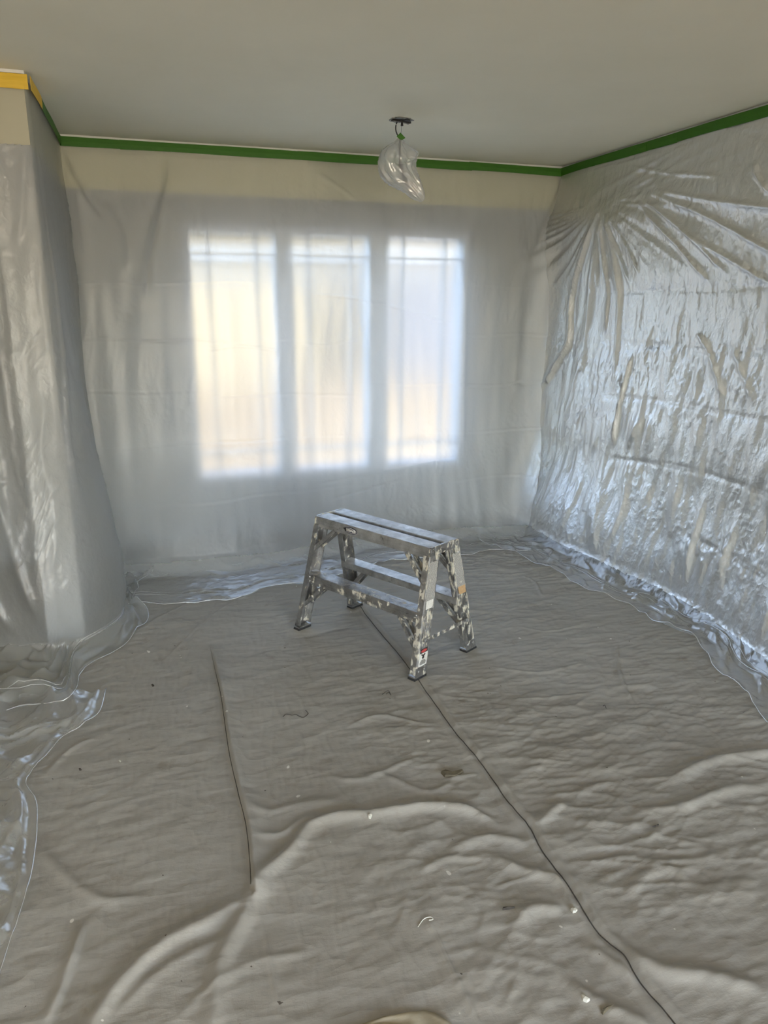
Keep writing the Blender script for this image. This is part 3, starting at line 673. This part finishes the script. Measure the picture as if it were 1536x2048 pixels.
gi = np.clip(((A[..., 0]-CX0)/(CX1-CX0)*(nu-1)).astype(int), 0, nu-1); gj = np.clip(((A[..., 1]-CY0)/(CY1-CY0)*(nv-1)).astype(int), 0, nv-1)
Zt = HSM[gi, gj]+.005+(.020*h1+.006*h2+.022*h3)*(.25+.75*sstep(0, .10, q))+.012*np.exp(-(q*wid/.02)**2)+.45*sstep(.45, 1, q)**1.5
AL = al[:, None]; Zt += .014*np.exp(-((q*wid-.035-.01*np.sin(AL*9))/.008)**2)
tl = link('plastic_sheet', grid_mesh('plastic_sheet', np.concatenate([A, Zt[..., None]], -1)), M['film_floor'])
tag(tl, 'crinkled plastic sheet edge trailing along the floor at the left frame edge', 'plastic sheet')

bm = bmesh.new(); tube(bm, [(A[i, 0, 0], A[i, 0, 1], Zt[i, 0]+.001) for i in range(0, ne, 2)], .0024, 4); obj('film_edge', bm, M['film_edge'], tl, smooth=True)
# ------------------------------------------------------------------ masking tape runs
def tape(name, label, mat, a, b, nrm_, seed, cuts=(), z1=HC-.013, w=.048, grp=None):
    """one run of tape as several overlapping strips stuck on wall and sheet"""
    root = empty(name, (a[0], a[1], z1-w)); tag(root, label, 'tape', grp)
    r = random.Random(seed); a = Vector((*a, 0)); b = Vector((*b, 0)); n = Vector((*nrm_, 0))
    ks = [0, *cuts, 1]; L_ = (b-a).length
    for i in range(len(ks)-1):
        k0 = ks[i]-(.02/L_ if i else 0); k1 = ks[i+1]; bm = bmesh.new(); m = max(3, int((k1-k0)*L_/.06)); prev = None
        lift = .0275+.0012*(i % 2); tilt = r.uniform(-.003, .003)
        p1, p2 = r.uniform(0, 6), r.uniform(0, 6)
        for j in range(m+1):
            t = k0+(k1-k0)*j/m; p = a.lerp(b, t)+n*(lift+.0012*math.sin(t*L_*11+p1))
            zt = z1+tilt*(j/m-.5)+.0012*math.sin(t*L_*5+p2); zb = zt-w+.002*math.sin(t*L_*8+p1)
            cur = [bm.verts.new((p.x+n.x*d_, p.y+n.y*d_, z)) for d_, z in ((0, zt), (.0015, zt-w*.5), (.0, zb), (-.001, zb), (-.001, zt))]
            if prev:
                for k in range(5): bm.faces.new((prev[k], prev[(k+1) % 5], cur[(k+1) % 5], cur[k]))
            else: bm.faces.new(cur)
            prev = cur
        bm.faces.new(prev[::-1]); bmesh.ops.recalc_face_normals(bm, faces=bm.faces)
        o = obj('strip', bm, mat); o.parent = root; o.matrix_parent_inverse = Matrix.Translation(-Vector(root.location))
        o.data.polygons.foreach_set('use_smooth', [False]*len(o.data.polygons))
    return root
kx = lambda x, y: (on_z(x, y, HC)[0]-LX)/(RX-LX)
tape('masking_tape', 'green masking tape along the ceiling on the back wall', M['green_tape'], (LX+.02, D), (RX-.012, D), (0, -1), 1, (kx(240, 278), kx(592, 305), kx(935, 325)))
tape('masking_tape', 'green masking tape along the ceiling on the right wall', M['green_tape'], (RX, D-.012), (RX, 1.6), (-1, 0), 2, (.13, .29, .37, .62))
ysp = YH+.34
tape('masking_tape', 'short green tape along the ceiling on the left wall', M['green_tape'], (LX, D-.02), (LX, ysp), (1, 0), 3)
tape('masking_tape', 'yellow masking tape wrapping the header corner at upper left', M['yellow_tape'], (LX, ysp+.02), (LX, YH), (1, 0), 4, w=.052, grp=None)
yt = [o for o in bpy.data.objects if o.get('label') == 'yellow masking tape wrapping the header corner at upper left'][0]
tmp = tape('masking_tape', 'x', M['yellow_tape'], (LX+.017, YH), (XL+.3, YH), (0, -1), 5, w=.052)
for c in list(tmp.children):
    c.parent = yt; c.matrix_parent_inverse = Matrix.Translation(-Vector(yt.location)); c['label'] = 'strip across the front of the header'
    for v in c.data.vertices: v.co.y += .014
bpy.data.objects.remove(tmp)

# ------------------------------------------------------------------ bagged ceiling light
LP = Vector((1.295, 3.90, HC)); lp0 = np.array([*LP])
cn = np.array([CF[0], CF[1], 0.0]); cn /= np.linalg.norm(cn)
at = lambda x, y, dd=0: Vector(on_plane(x, y, lp0+cn*dd, cn))
lamp = empty('ceiling_light', LP); tag(lamp, 'unfinished ceiling light hanging by its wire inside a clear bag', 'light fixture')
def lpart(name, bm, mat, parent=lamp, smooth=False):
    o = obj(name, bm, mat, smooth=smooth); o.parent = parent; o.matrix_parent_inverse = Matrix.Translation(-LP); return o
bm = bmesh.new()    # ragged metal junction box rim; a dark disc stands for its hole
rng = random.Random(4); ring = [(math.cos(k*PI/14)*.058*rng.uniform(.82, 1.12), math.sin(k*PI/14)*.058*rng.uniform(.82, 1.12)) for k in range(28)]
prism(bm, ring, LP+Vector((0, 0, -.004)), LP+Vector((0, 0, -.0005)), (0, 1, 0), (1, 0, 0))
bmesh.ops.recalc_face_normals(bm, faces=bm.faces); lpart('junction_plate', bm, M['steel'])
bm = bmesh.new(); ring = [(math.cos(k*PI/9)*.034*rng.uniform(.7, 1.25)+.018, math.sin(k*PI/9)*.034*rng.uniform(.7, 1.25)) for k in range(18)]
prism(bm, ring, LP+Vector((0, 0, -.0085)), LP+Vector((0, 0, -.006)), (0, 1, 0), (1, 0, 0)); bmesh.ops.recalc_face_normals(bm, faces=bm.faces); lpart('box_hole_shade', bm, M['rubber'])  # black disc for the shade inside the hole; nothing is recessed
bm = bmesh.new(); prism(bm, [(-.055, -.010), (.055, -.010), (.055, .010), (-.055, .010)], LP+Vector((0, 0, -.012)), LP+Vector((0, 0, -.006)), (-.34, .94, 0), (.94, .34, 0)); lpart('mounting_bar', bm, M['dark_metal'])
for sgn in (-1, 1):
    bm = bmesh.new(); c = LP+Vector((.94, .34, 0))*.042*sgn; tube(bm, [c+Vector((0, 0, -.016)), c+Vector((0, 0, -.006))], .006, 10); lpart('screw', bm, M['steel'])
bm = bmesh.new(); tube(bm, [at(804, 237)+Vector((0, 0, 0)), at(804, 245), at(804, 252)], [.006, .005, .007], 12); lpart('threaded_nipple', bm, M['dark_metal'])
bm = bmesh.new(); tube(bm, [Vector(p) for p in spline([at(797, 237), at(792, 250), at(792, 262), at(797, 275), at(800, 286)], 6)], .0032, 8); lpart('supply_wire', bm, M['cable'], smooth=True)
bm = bmesh.new(); tube(bm, [at(803, 250), at(802, 268)], .0007, 6); lpart('ground_wire', bm, M['dark_metal'])
bm = bmesh.new(); tube(bm, [at(800, 280), at(799, 322)], .0035, 8); lpart('inner_cord', bm, M['cable'])
bm = bmesh.new(); tube(bm, [at(799, 322), at(802, 330), at(804, 337)], [.008, .011, .009], 14); lpart('socket_cap', bm, M['dark_metal'], smooth=True)
bm = bmesh.new(); tube(bm, [at(804, 337), at(808, 350), at(812, 366)], [.006, .010, .013], 14); lpart('socket', bm, M['dark_metal'], smooth=True)
bm = bmesh.new(); tube(bm, [at(812, 364), at(817, 368), at(824, 375), at(832, 386), at(836, 391)], [.010, .020, .026, .018, .004], 16); lpart('bulb', bm, M['bulb'], smooth=True)
bag = None
# bag: rings along a bent axis, elliptical with gathers
axis = [(800, 277), (800, 283), (799, 291), (797, 303), (795, 318), (797, 334), (805, 349), (818, 363), (831, 380), (841, 394), (845, 403)]
radp = [5, 9, 18, 31, 39, 40, 32, 23, 17, 12, 3]
tt = np.linspace(0, len(axis)-1, 90); ax_ = np.array([np.interp(tt, range(len(axis)), [a[k] for a in axis]) for k in (0, 1)]).T; rd = np.interp(tt, range(len(radp)), radp)
# smooth the interpolated profile
for _ in range(14):
    rd[1:-1] = (rd[:-2]+2*rd[1:-1]+rd[2:])/4; ax_[1:-1] = (ax_[:-2]+2*ax_[1:-1]+ax_[2:])/4
NB = 96; Pb = np.zeros((90, NB+1, 3)); mpp = (np.array([*LP])-CAMP)@CF/FPX
gn = fnoise(90, NB, 1, 1, 22, 7, 71); gn2 = ridged(fnoise(90, NB, 1, 1, 14, 5, 72, .3), .8); gn = np.concatenate([gn, gn[:, :1]], 1); gn2 = np.concatenate([gn2, gn2[:, :1]], 1)
for i in range(90):
    c = np.array([*at(*ax_[i])]); j0, j1 = max(0, i-2), min(89, i+2)
    tdir = np.array([*at(*ax_[j1])])-np.array([*at(*ax_[j0])]); tdir /= np.linalg.norm(tdir)
    sd = np.cross(tdir, cn); sd /= np.linalg.norm(sd); fw = np.cross(sd, tdir)
    for k in range(NB+1):
        th = k*2*PI/NB
        r_ = rd[i]*mpp*(1+.07*gn[i, k]+.10*(gn2[i, k]-.5)+.05*math.sin(th*9+i*.05)*math.exp(-i/40))
        Pb[i, k] = c+sd*math.cos(th)*r_+fw*math.sin(th)*r_*.72
    # a bulge of spare film on the upper right
    wgt = math.exp(-((i-22)/8)**2)
    Pb[i] += np.maximum(0, (Pb[i]-c)@CR)[:, None]*CR[None, :]*.35*wgt
Pb[:, -1] = Pb[:, 0]
# the bag is a thing of its own
bagme = grid_mesh('plastic_bag', Pb-lp0)
bago = link('plastic_bag', bagme, M['film_bag']); bago.location = LP
tag(bago, 'clear crinkled plastic bag taped over the ceiling light', 'bag')
bm = bmesh.new(); tp = [(793, 273), (801, 265), (811, 276), (804, 280), (800, 279)]
v0 = [bm.verts.new(Vector(at(x, y, -.012))-LP) for x, y in tp]; v1 = [bm.verts.new(Vector(at(x, y, .012))-LP) for x, y in tp]
bm.faces.new(v0); bm.faces.new(v1[::-1])
for k in range(5): bm.faces.new((v0[k], v1[k], v1[(k+1) % 5], v0[(k+1) % 5]))
bmesh.ops.recalc_face_normals(bm, faces=bm.faces); o = obj('tape_tab', bm, M['green_tape'], bago); o['label'] = 'green tape closing the bag'

# ------------------------------------------------------------------ aluminium work platform
lad = empty('work_platform', (LADC[0], LADC[1], .013), LADR)
tag(lad, 'paint-spattered aluminium double-sided work platform with four legs and two side steps', 'work platform')
def lp(name, bm, mat, parent=lad, smooth=False):
    bmesh.ops.recalc_face_normals(bm, faces=bm.faces); return obj(name, bm, mat, parent, smooth)
def copychild(o, sx, sy, parent):
    c = o.copy(); COL.objects.link(c); c.parent = parent; c.scale = (sx, sy, 1); return c
z0 = .022
def leg_pt(z, out=0.0, inn=0.0):
    """outer corner line of the +x +y leg at height z"""
    k = z/LH
    return Vector((LL/2+(TL/2-LL/2)*k, LW/2+(TW/2-LW/2)*k, z))
wleg = .073; dleg = .030
def leg_prof():
    """channel: web on the outside (+x), flanges pointing in (-x). s = along -y from the outer corner, t = x from the web"""
    t_ = .003; p = [(0, -dleg), (0, 0)]
    # web with five ribs
    for k in range(6):
        a = .008+k*.0105; p += [(a, 0), (a+.0010, .0034), (a+.0040, .0034), (a+.0050, 0)]
    p += [(wleg, 0), (wleg, -dleg), (wleg-t_-.004, -dleg), (wleg-t_-.004, -dleg+.002), (wleg-t_, -dleg+.002), (wleg-t_, -t_), (t_, -t_), (t_, -dleg+.002), (t_+.004, -dleg+.002), (t_+.004, -dleg)]
    return p
def make_leg(sx, sy, mat):
    bm = bmesh.new(); a = leg_pt(z0); b = leg_pt(LH-.035)
    side = Vector((0, -1, 0)); n = Vector((1, 0, 0))
    a = Vector((a.x, a.y, a.z)); prism(bm, leg_prof(), a, b, n, side)
    for v in bm.verts: v.co.x *= sx; v.co.y *= sy
    lg = lp('leg', bm, mat)
    bm = bmesh.new(); f = leg_pt(0)           # rubber foot
    prism(bm, [(-.003, -dleg-.006), (-.003, .004), (wleg+.003, .004), (wleg+.003, -dleg-.006)], f+Vector((0, 0, 0)), leg_pt(.010), n, side)
    for v in bm.verts: v.co.x *= sx; v.co.y *= sy
    lp('rubber_foot', bm, M['rubber'], lg)
    bm = bmesh.new()                           # foot bracket of sheet aluminium around the leg
    prism(bm, [(-.002, -dleg-.004), (-.002, .0035), (wleg+.002, .0035), (wleg+.002, -dleg-.004)], leg_pt(.010), leg_pt(.016), n, side)
    prism(bm, [(.0, .0), (.0, .0035), (wleg, .0035), (wleg, .0)], leg_pt(.016), leg_pt(.052), n, side)
    for v in bm.verts: v.co.x *= sx; v.co.y *= sy
    lp('foot_bracket', bm, M['alu'], lg)
    # rivets on the web
    for (z, s) in ((.036, .018), (.036, .055), (.265, .012), (.30, .060), (LH-.06, .02), (LH-.06, .055)):
        bm = bmesh.new(); c = leg_pt(z)+side*s; tube(bm, [c+n*.0, c+n*.0050, c+n*.0062], [.0055, .0050, .0025], 10)
        for v in bm.verts: v.co.x *= sx; v.co.y *= sy
        lp('rivet', bm, M['alu_clean'], lg)
    return lg
legs = {}
for sx in (-1, 1):
    for sy in (-1, 1):
        legs[sx, sy] = make_leg(sx, sy, M['alu_heavy'] if sx > 0 else M['alu'])
# two top planks with a gap between them, ribbed tread
pw_ = TW/2-.012
for sy in (-1, 1):
    bm = bmesh.new(); yo, yi = sy*TW/2, sy*.012; t_ = .003
    prof = [(yo, LH-.048), (yo, LH-.003), (yo-sy*.003, LH)]
    m = 16
    for k in range(m):
        a = yo-sy*(.004+k*(pw_-.008)/m); st = (pw_-.008)/m
        prof += [(a-sy*st*.1, LH), (a-sy*st*.25, LH+.0012), (a-sy*st*.65, LH+.0012), (a-sy*st*.8, LH)]
    prof += [(yi+sy*.003, LH), (yi, LH-.003), (yi, LH-.034), (yi+sy*t_, LH-.034), (yi+sy*t_, LH-.004), (yo-sy*t_, LH-.004), (yo-sy*t_, LH-.048)]
    prism(bm, prof, (-TL/2+.004, 0, 0), (TL/2-.004, 0, 0), (0, 0, 1), (0, 1, 0)); lp('top_plank', bm, M['alu_clean'])
    # raised bead lines on the outer face
    bm = bmesh.new()
    for zz in (LH-.018, LH-.034): box(bm, -TL/2+.004, TL/2-.004, min(yo, yo+sy*.002), max(yo, yo+sy*.002), zz-.0016, zz+.0016)
    lp('edge_bead', bm, M['alu_clean'])
# end plates closing the top with round pivot discs
for sx in (-1, 1):
    bm = bmesh.new(); x0 = sx*(TL/2-.004); x1 = sx*(TL/2+.004)
    rr = .017; pts = []
    for (cy, cz, a0) in ((TW/2-.015, LH-.014, 0), (-TW/2+.015, LH-.014, 90)):
        for k in range(7):
            a = math.radians(a0+15*k); pts.append((cy+rr*math.cos(a), cz+rr*math.sin(a)))
    pts += [(-TW/2-.003, LH-.036), (TW/2+.003, LH-.036)]
    prism(bm, pts, (x0, 0, 0), (x1, 0, 0), (0, 0, 1), (0, 1, 0)); ep = lp('end_plate', bm, M['alu_heavy'])
    for sy in (-1, 1):
        bm = bmesh.new(); tube(bm, [(x1, sy*(TW/2-.015), LH-.016), (x1+sx*.003, sy*(TW/2-.015), LH-.016)], .012, 20)
        tube(bm, [(x1+sx*.003, sy*(TW/2-.015), LH-.016), (x1+sx*.0055, sy*(TW/2-.015), LH-.016)], .006, 14); lp('pivot_disc', bm, M['alu'], ep)
# side steps
ZS = .283
for sy in (-1, 1):
    o_ = leg_pt(ZS); yo = sy*(o_.y+.002); yi = yo-sy*.078; xe = o_.x-.004
    bm = bmesh.new(); t_ = .003
    prof = [(yo, ZS-.045), (yo, ZS-.003), (yo-sy*.003, ZS)]
    m = 14; wv = .078-.008
    for k in range(m):
        a = yo-sy*(.004+k*wv/m); st = wv/m
        prof += [(a-sy*st*.1, ZS), (a-sy*st*.25, ZS+.0012), (a-sy*st*.65, ZS+.0012), (a-sy*st*.8, ZS)]
    prof += [(yi+sy*.003, ZS), (yi, ZS-.003), (yi, ZS-.03), (yi+sy*t_, ZS-.03), (yi+sy*t_, ZS-.004), (yo-sy*t_, ZS-.004), (yo-sy*t_, ZS-.045)]
    prism(bm, prof, (-xe, 0, 0), (xe, 0, 0), (0, 0, 1), (0, 1, 0)); st_ = lp('step', bm, M['alu'] if sy < 0 else M['alu_clean'])
    bm = bmesh.new()
    for zz in (ZS-.018, ZS-.032): box(bm, -xe, xe, min(yo, yo+sy*.002), max(yo, yo+sy*.002), zz-.0016, zz+.0016)
    lp('edge_bead', bm, M['alu'], st_)
    for sx in (-1, 1):
        for dz in (.012, .033):
            bm = bmesh.new(); tube(bm, [(sx*(xe-.03), yo, ZS-dz), (sx*(xe-.03), yo+sy*.004, ZS-dz)], [.006, .004], 10); lp('rivet', bm, M['alu'], st_)
# diagonal braces, a pair at every joint
def brace(p, q_, face):
    bm = bmesh.new(); p, q_ = Vector(p), Vector(q_); d_ = (q_-p).normalized(); fy = Vector((0, face, 0)); up = d_.cross(fy).normalized()
    prism(bm, [(0, -.009), (0, .009), (.003, .009), (.003, -.006), (.012, -.006), (.012, -.009)], p, q_, up, fy); return bm
for sx in (-1, 1):
    for sy in (-1, 1):
        mt = M['alu_heavy'] if (sx > 0 and sy < 0) else M['alu']
        for (zl, zt, dx) in ((.405, LH-.046, .135), (.125, ZS-.042, .135)):
            o1 = leg_pt(zl); o2 = leg_pt(zt)
            for off, fc in ((.006, -1), (.058, 1)):
                a = (sx*(o1.x-.022), sy*(o1.y-off), zl); b = (sx*(o2.x-dx), sy*(o2.y-off), zt)
                lp('brace', brace(a, b, fc*sy), mt)
# spreader bars across each end
for sx in (-1, 1):
    bm = bmesh.new(); zb_ = .165; o1 = leg_pt(zb_); hx = o1.x+.0045
    prism(bm, [(-.009, 0), (.009, 0), (.009, .003), (-.009, .003)], (sx*hx, -(o1.y-.030), zb_), (sx*hx, o1.y-.030, zb_), (sx, 0, 0), (0, 0, 1))
    sb = lp('spreader_bar', bm, M['alu_heavy'] if sx > 0 else M['alu'])
    for sy in (-1, 1):
        bm = bmesh.new(); c = Vector((sx*hx, sy*(o1.y-.036), zb_)); tube(bm, [c-Vector((sx*.002, 0, 0)), c+Vector((sx*.006, 0, 0)), c+Vector((sx*.008, 0, 0))], [.011, .010, .005], 14); lp('bolt', bm, M['alu'], sb)
# stickers: flat print on the leg webs
def sticker(name, sx, sy, z_lo, z_hi, s0, s1, mat, parent, lift=.0040, label=None):
    me = bpy.data.meshes.new(name); vs = []
    for z, s in ((z_lo, s0), (z_lo, s1), (z_hi, s1), (z_hi, s0)):
        p = leg_pt(z)+Vector((0, -1, 0))*s; vs.append((sx*(p.x+lift), sy*p.y, p.z))
    vs2 = [(v[0]-sx*.0008, v[1], v[2]) for v in vs]
    me.from_pydata(vs+vs2, [], [(0, 1, 2, 3), (7, 6, 5, 4), (0, 4, 5, 1), (1, 5, 6, 2), (2, 6, 7, 3), (3, 7, 4, 0)])
    uv = me.uv_layers.new(); uvs = {0: (0, 0), 1: (1, 0), 2: (1, (z_hi-z_lo)/abs(s1-s0)), 3: (0, (z_hi-z_lo)/abs(s1-s0))}
    for lo in me.loops: uv.data[lo.index].uv = uvs[lo.vertex_index % 4]
    o = link(name, me, mat, parent)
    if label: o['label'] = label
    return o
for sy in (-1, 1):
    l_ = legs[1, sy]
    sticker('warning_label', 1, sy, .335, .500, .008, .062, M['print'], l_, label='worn white label with rows of tiny print')
sticker('label_remnant', 1, 1, .300, .338, .010, .060, M['label_tan'], legs[1, 1], .0044, 'torn tan label remnant')
sticker('label_remnant', 1, -1, .300, .336, .014, .060, M['label_white'], legs[1, -1], .0044, 'torn white label remnant')
# lower safety label on the near leg: black head with a red oval, falling-figure sign, print
l_ = legs[1, -1]
sticker('safety_label', 1, -1, .056, .128, .010, .064, M['label_white'], l_, .0040, 'white safety label with black and red head')
sticker('label_head', 1, -1, .112, .130, .012, .062, M['black_ink'], l_, .0044)
def web_poly(name, pts, mat, lift, parent):
    """pts (s across, z) on the near leg's web"""
    bm = bmesh.new(); a = [leg_pt(z)+Vector((0, -1, 0))*s for s, z in pts]
    f0 = [bm.verts.new((p.x+lift, -p.y, p.z)) for p in a]; f1 = [bm.verts.new((p.x+lift-.0006, -p.y, p.z)) for p in a]
    bm.faces.new(f0); bm.faces.new(f1[::-1]); n = len(a)
    for k in range(n): bm.faces.new((f0[k], f1[k], f1[(k+1) % n], f0[(k+1) % n]))
    return lp(name, bm, mat, parent)
web_poly('label_oval', [(.037+.019*math.cos(k*PI/9), .121+.0068*math.sin(k*PI/9)) for k in range(18)], M['red'], .0048, l_)
web_poly('label_pictogram', [(.024, .110), (.034, .104), (.046, .109), (.050, .103), (.042, .098), (.044, .090), (.036, .083), (.028, .094), (.032, .099), (.022, .104)], M['black_ink'], .0046, l_)
for k in range(5):
    wd = (.012, .017, .020, .020, .018)[k]; zc = .0795-k*.0042; web_poly('label_print', [(.037-wd, zc), (.037+wd, zc), (.037+wd, zc+.0022), (.037-wd, zc+.0022)], M['black_ink'], .0046, l_)
# oval maker's badge on the front face of the top
badge_x = -.115
def badge():
    y = -TW/2-.0025
    def ell(a, b, yy, name, mat, par, dx=0):
        bm = bmesh.new(); p = [(badge_x+dx+a*math.cos(k*PI/20), LH-.0215+b*math.sin(k*PI/20)) for k in range(40)]
        prism(bm, p, (0, yy, 0), (0, yy+.001, 0), (0, 0, 1), (1, 0, 0)); return lp(name, bm, mat, par)
    b0 = ell(.041, .0155, y, 'badge', M['navy'], lad); b0['label'] = 'dark oval badge reading WERNER'
    ell(.036, .0120, y-.0008, 'badge_ring', M['label_white'], b0); ell(.0335, .0100, y-.0016, 'badge_field', M['navy'], b0)
    bm = bmesh.new(); prism(bm, [(badge_x-.048, LH-.016), (badge_x-.030, LH-.010), (badge_x-.026, LH-.026), (badge_x-.036, LH-.032), (badge_x-.035, LH-.024)], (0, y-.0019, 0), (0, y-.0009, 0), (0, 0, 1), (1, 0, 0)); lp('badge_emblem', bm, M['black_ink'], b0)
    tc = bpy.data.curves.new('txt', 'FONT'); tc.body = 'WERNER'; tc.size = .0172; tc.align_x = 'CENTER'; tc.align_y = 'CENTER'; tc.extrude = .0004; tc.shear = .2; tc.offset = .0004
    to = bpy.data.objects.new('txt', tc); COL.objects.link(to); bpy.context.view_layer.update()
    me = bpy.data.meshes.new_from_object(to.evaluated_get(bpy.context.evaluated_depsgraph_get())); bpy.data.objects.remove(to)
    t = link('badge_lettering', me, M['label_white'], b0); t.location = (badge_x+.002, y-.0022, LH-.0215); t.rotation_euler = (PI/2, 0, 0); t.scale = (.86, 1, 1)
badge()

# ------------------------------------------------------------------ small things on the cloth
def thread_thing(name, pts, r, mat, label, cat='thread', group=None):
    w = [tuple(on_z(x, y, .02)[:2]) for x, y in pts]; f = follow(spline(w, 5), r*.9)
    bm = bmesh.new(); tube(bm, f, r, 5); tag(obj(name, bm, mat), label, cat, group)
thread_thing('thread', [(566, 1430), (572, 1425), (583, 1427), (592, 1426), (600, 1430), (608, 1431), (616, 1424), (611, 1417)], .0016, M['thread'], 'curled dark thread on the cloth left of the near platform leg')
thread_thing('thread', [(764, 1385), (770, 1381), (777, 1378), (782, 1387), (778, 1381), (772, 1384)], .0014, M['thread'], 'small dark thread knot beside the near platform foot')
thread_thing('thread', [(836, 1852), (844, 1840), (852, 1836), (862, 1834), (866, 1838), (858, 1841)], .0013, M['white_thread'], 'short white thread on the bottom crease of the cloth')
thread_thing('thread', [(1206, 1408), (1210, 1406), (1213, 1415)], .0012, M['thread'], 'tiny dark thread on the right side of the cloth')
def flake(name, poly, th, mat, label, cat, bump_=.002, group=None):
    w = [on_z(x, y, .02)[:2] for x, y in poly]; c = np.mean(w, 0); r = random.Random(int(poly[0][0])); n = len(w)
    bm = bmesh.new(); zc = float(max(hcl(p[0], p[1]) for p in w))
    lo = [bm.verts.new((p[0], p[1], float(hcl(p[0], p[1]))-.001)) for p in w]; hi = [bm.verts.new((p[0]*.9+c[0]*.1, p[1]*.9+c[1]*.1, zc+th*r.uniform(.6, 1))) for p in w]
    top = bm.verts.new((c[0], c[1], zc+th+bump_)); bm.faces.new(lo[::-1])
    for k in range(n):
        bm.faces.new((lo[k], lo[(k+1) % n], hi[(k+1) % n], hi[k])); bm.faces.new((hi[k], hi[(k+1) % n], top))
    bmesh.ops.recalc_face_normals(bm, faces=bm.faces); tag(obj(name, bm, mat), label, cat, group)
flake('scrap', [(881, 1541), (885, 1539), (890, 1538), (896, 1543), (905, 1546), (914, 1546), (919, 1543), (926, 1537), (928, 1539), (920, 1545), (912, 1550), (900, 1550), (889, 1549)], .003, M['brown_chip'], 'flat brown scrap on the cloth left of the seam', 'debris')
flake('paint_chip', [(1141, 1816), (1145, 1813), (1151, 1814), (1155, 1818), (1152, 1822), (1146, 1822)], .006, M['paint_chip'], 'crumbly cream paint chip beside the seam near the bottom', 'paint chip')
flake('paint_chip', [(1162, 1990), (1168, 1989), (1175, 1997), (1180, 2000), (1174, 2002), (1166, 1999)], .004, M['paint_chip'], 'long pale paint chip near the bottom edge right of centre', 'paint chip')
flake('paint_chip', [(736, 1632), (740, 1630), (744, 1633), (741, 1637), (737, 1636)], .003, M['paint_chip'], 'round white paint drop on the raised middle fold', 'paint chip')
flake('paint_chip', [(237, 1518), (240, 1517), (242, 1519), (240, 1521)], .003, M['paint_chip'], 'tiny white paint drop on the smooth left part of the cloth', 'paint chip')
flake('crumb', [(302, 1363), (305, 1362), (308, 1365), (305, 1367)], .004, M['debris'], 'black crumb on the cloth right of the bulging left plastic', 'debris')
flake('crumb', [(157, 1534), (160, 1533), (163, 1536), (159, 1538)], .004, M['debris'], 'black crumb on the cloth near the trailing plastic edge', 'debris')
flake('scrap', [(1228, 2010), (1220, 2018), (1206, 2026), (1202, 2022), (1214, 2014)], .003, M['brown_chip'], 'brown twig-like scrap near the bottom edge', 'debris')
flake('splinter', [(1005, 1815), (1030, 1814), (1030, 1816), (1005, 1818)], .003, M['debris'], 'thin dark splinter left of the paint chip by the seam', 'debris')
flake('splinter', [(1318, 1650), (1318, 1646), (1312, 1652), (1304, 1652)], .003, M['debris'], 'short dark splinter on the cloth near the right edge', 'debris')
# tan canvas flap at the very bottom
pl = [(660, 2060), (700, 2046), (725, 2038), (768, 2026), (818, 2015), (849, 2009), (871, 2019), (903, 2040), (912, 2056), (940, 2120), (700, 2160), (640, 2100)]
w = [on_z(x, y, .03)[:2] for x, y in pl]; c = np.mean(w, 0); bm = bmesh.new(); rings = []
for k in np.linspace(1, .05, 12):
    rings.append([bm.verts.new((*(c+(p-c)*k), float(hcl(*(c+(p-c)*k)))+.006+.004*math.sin(9*k+i*1.7))) for i, p in enumerate(w)])
lo = [bm.verts.new((*p, float(hcl(*p))+.0005)) for p in w]; n = len(w)
for k in range(n): bm.faces.new((lo[k], lo[(k+1) % n], rings[0][(k+1) % n], rings[0][k]))
for i in range(11):
    for k in range(n): bm.faces.new((rings[i][k], rings[i][(k+1) % n], rings[i+1][(k+1) % n], rings[i+1][k]))
bm.faces.new(rings[-1]); bmesh.ops.recalc_face_normals(bm, faces=bm.faces)
tag(obj('canvas_scrap', bm, M['kraft'], smooth=True), 'tan cloth scrap at the bottom centre on the drop cloth', 'cloth')
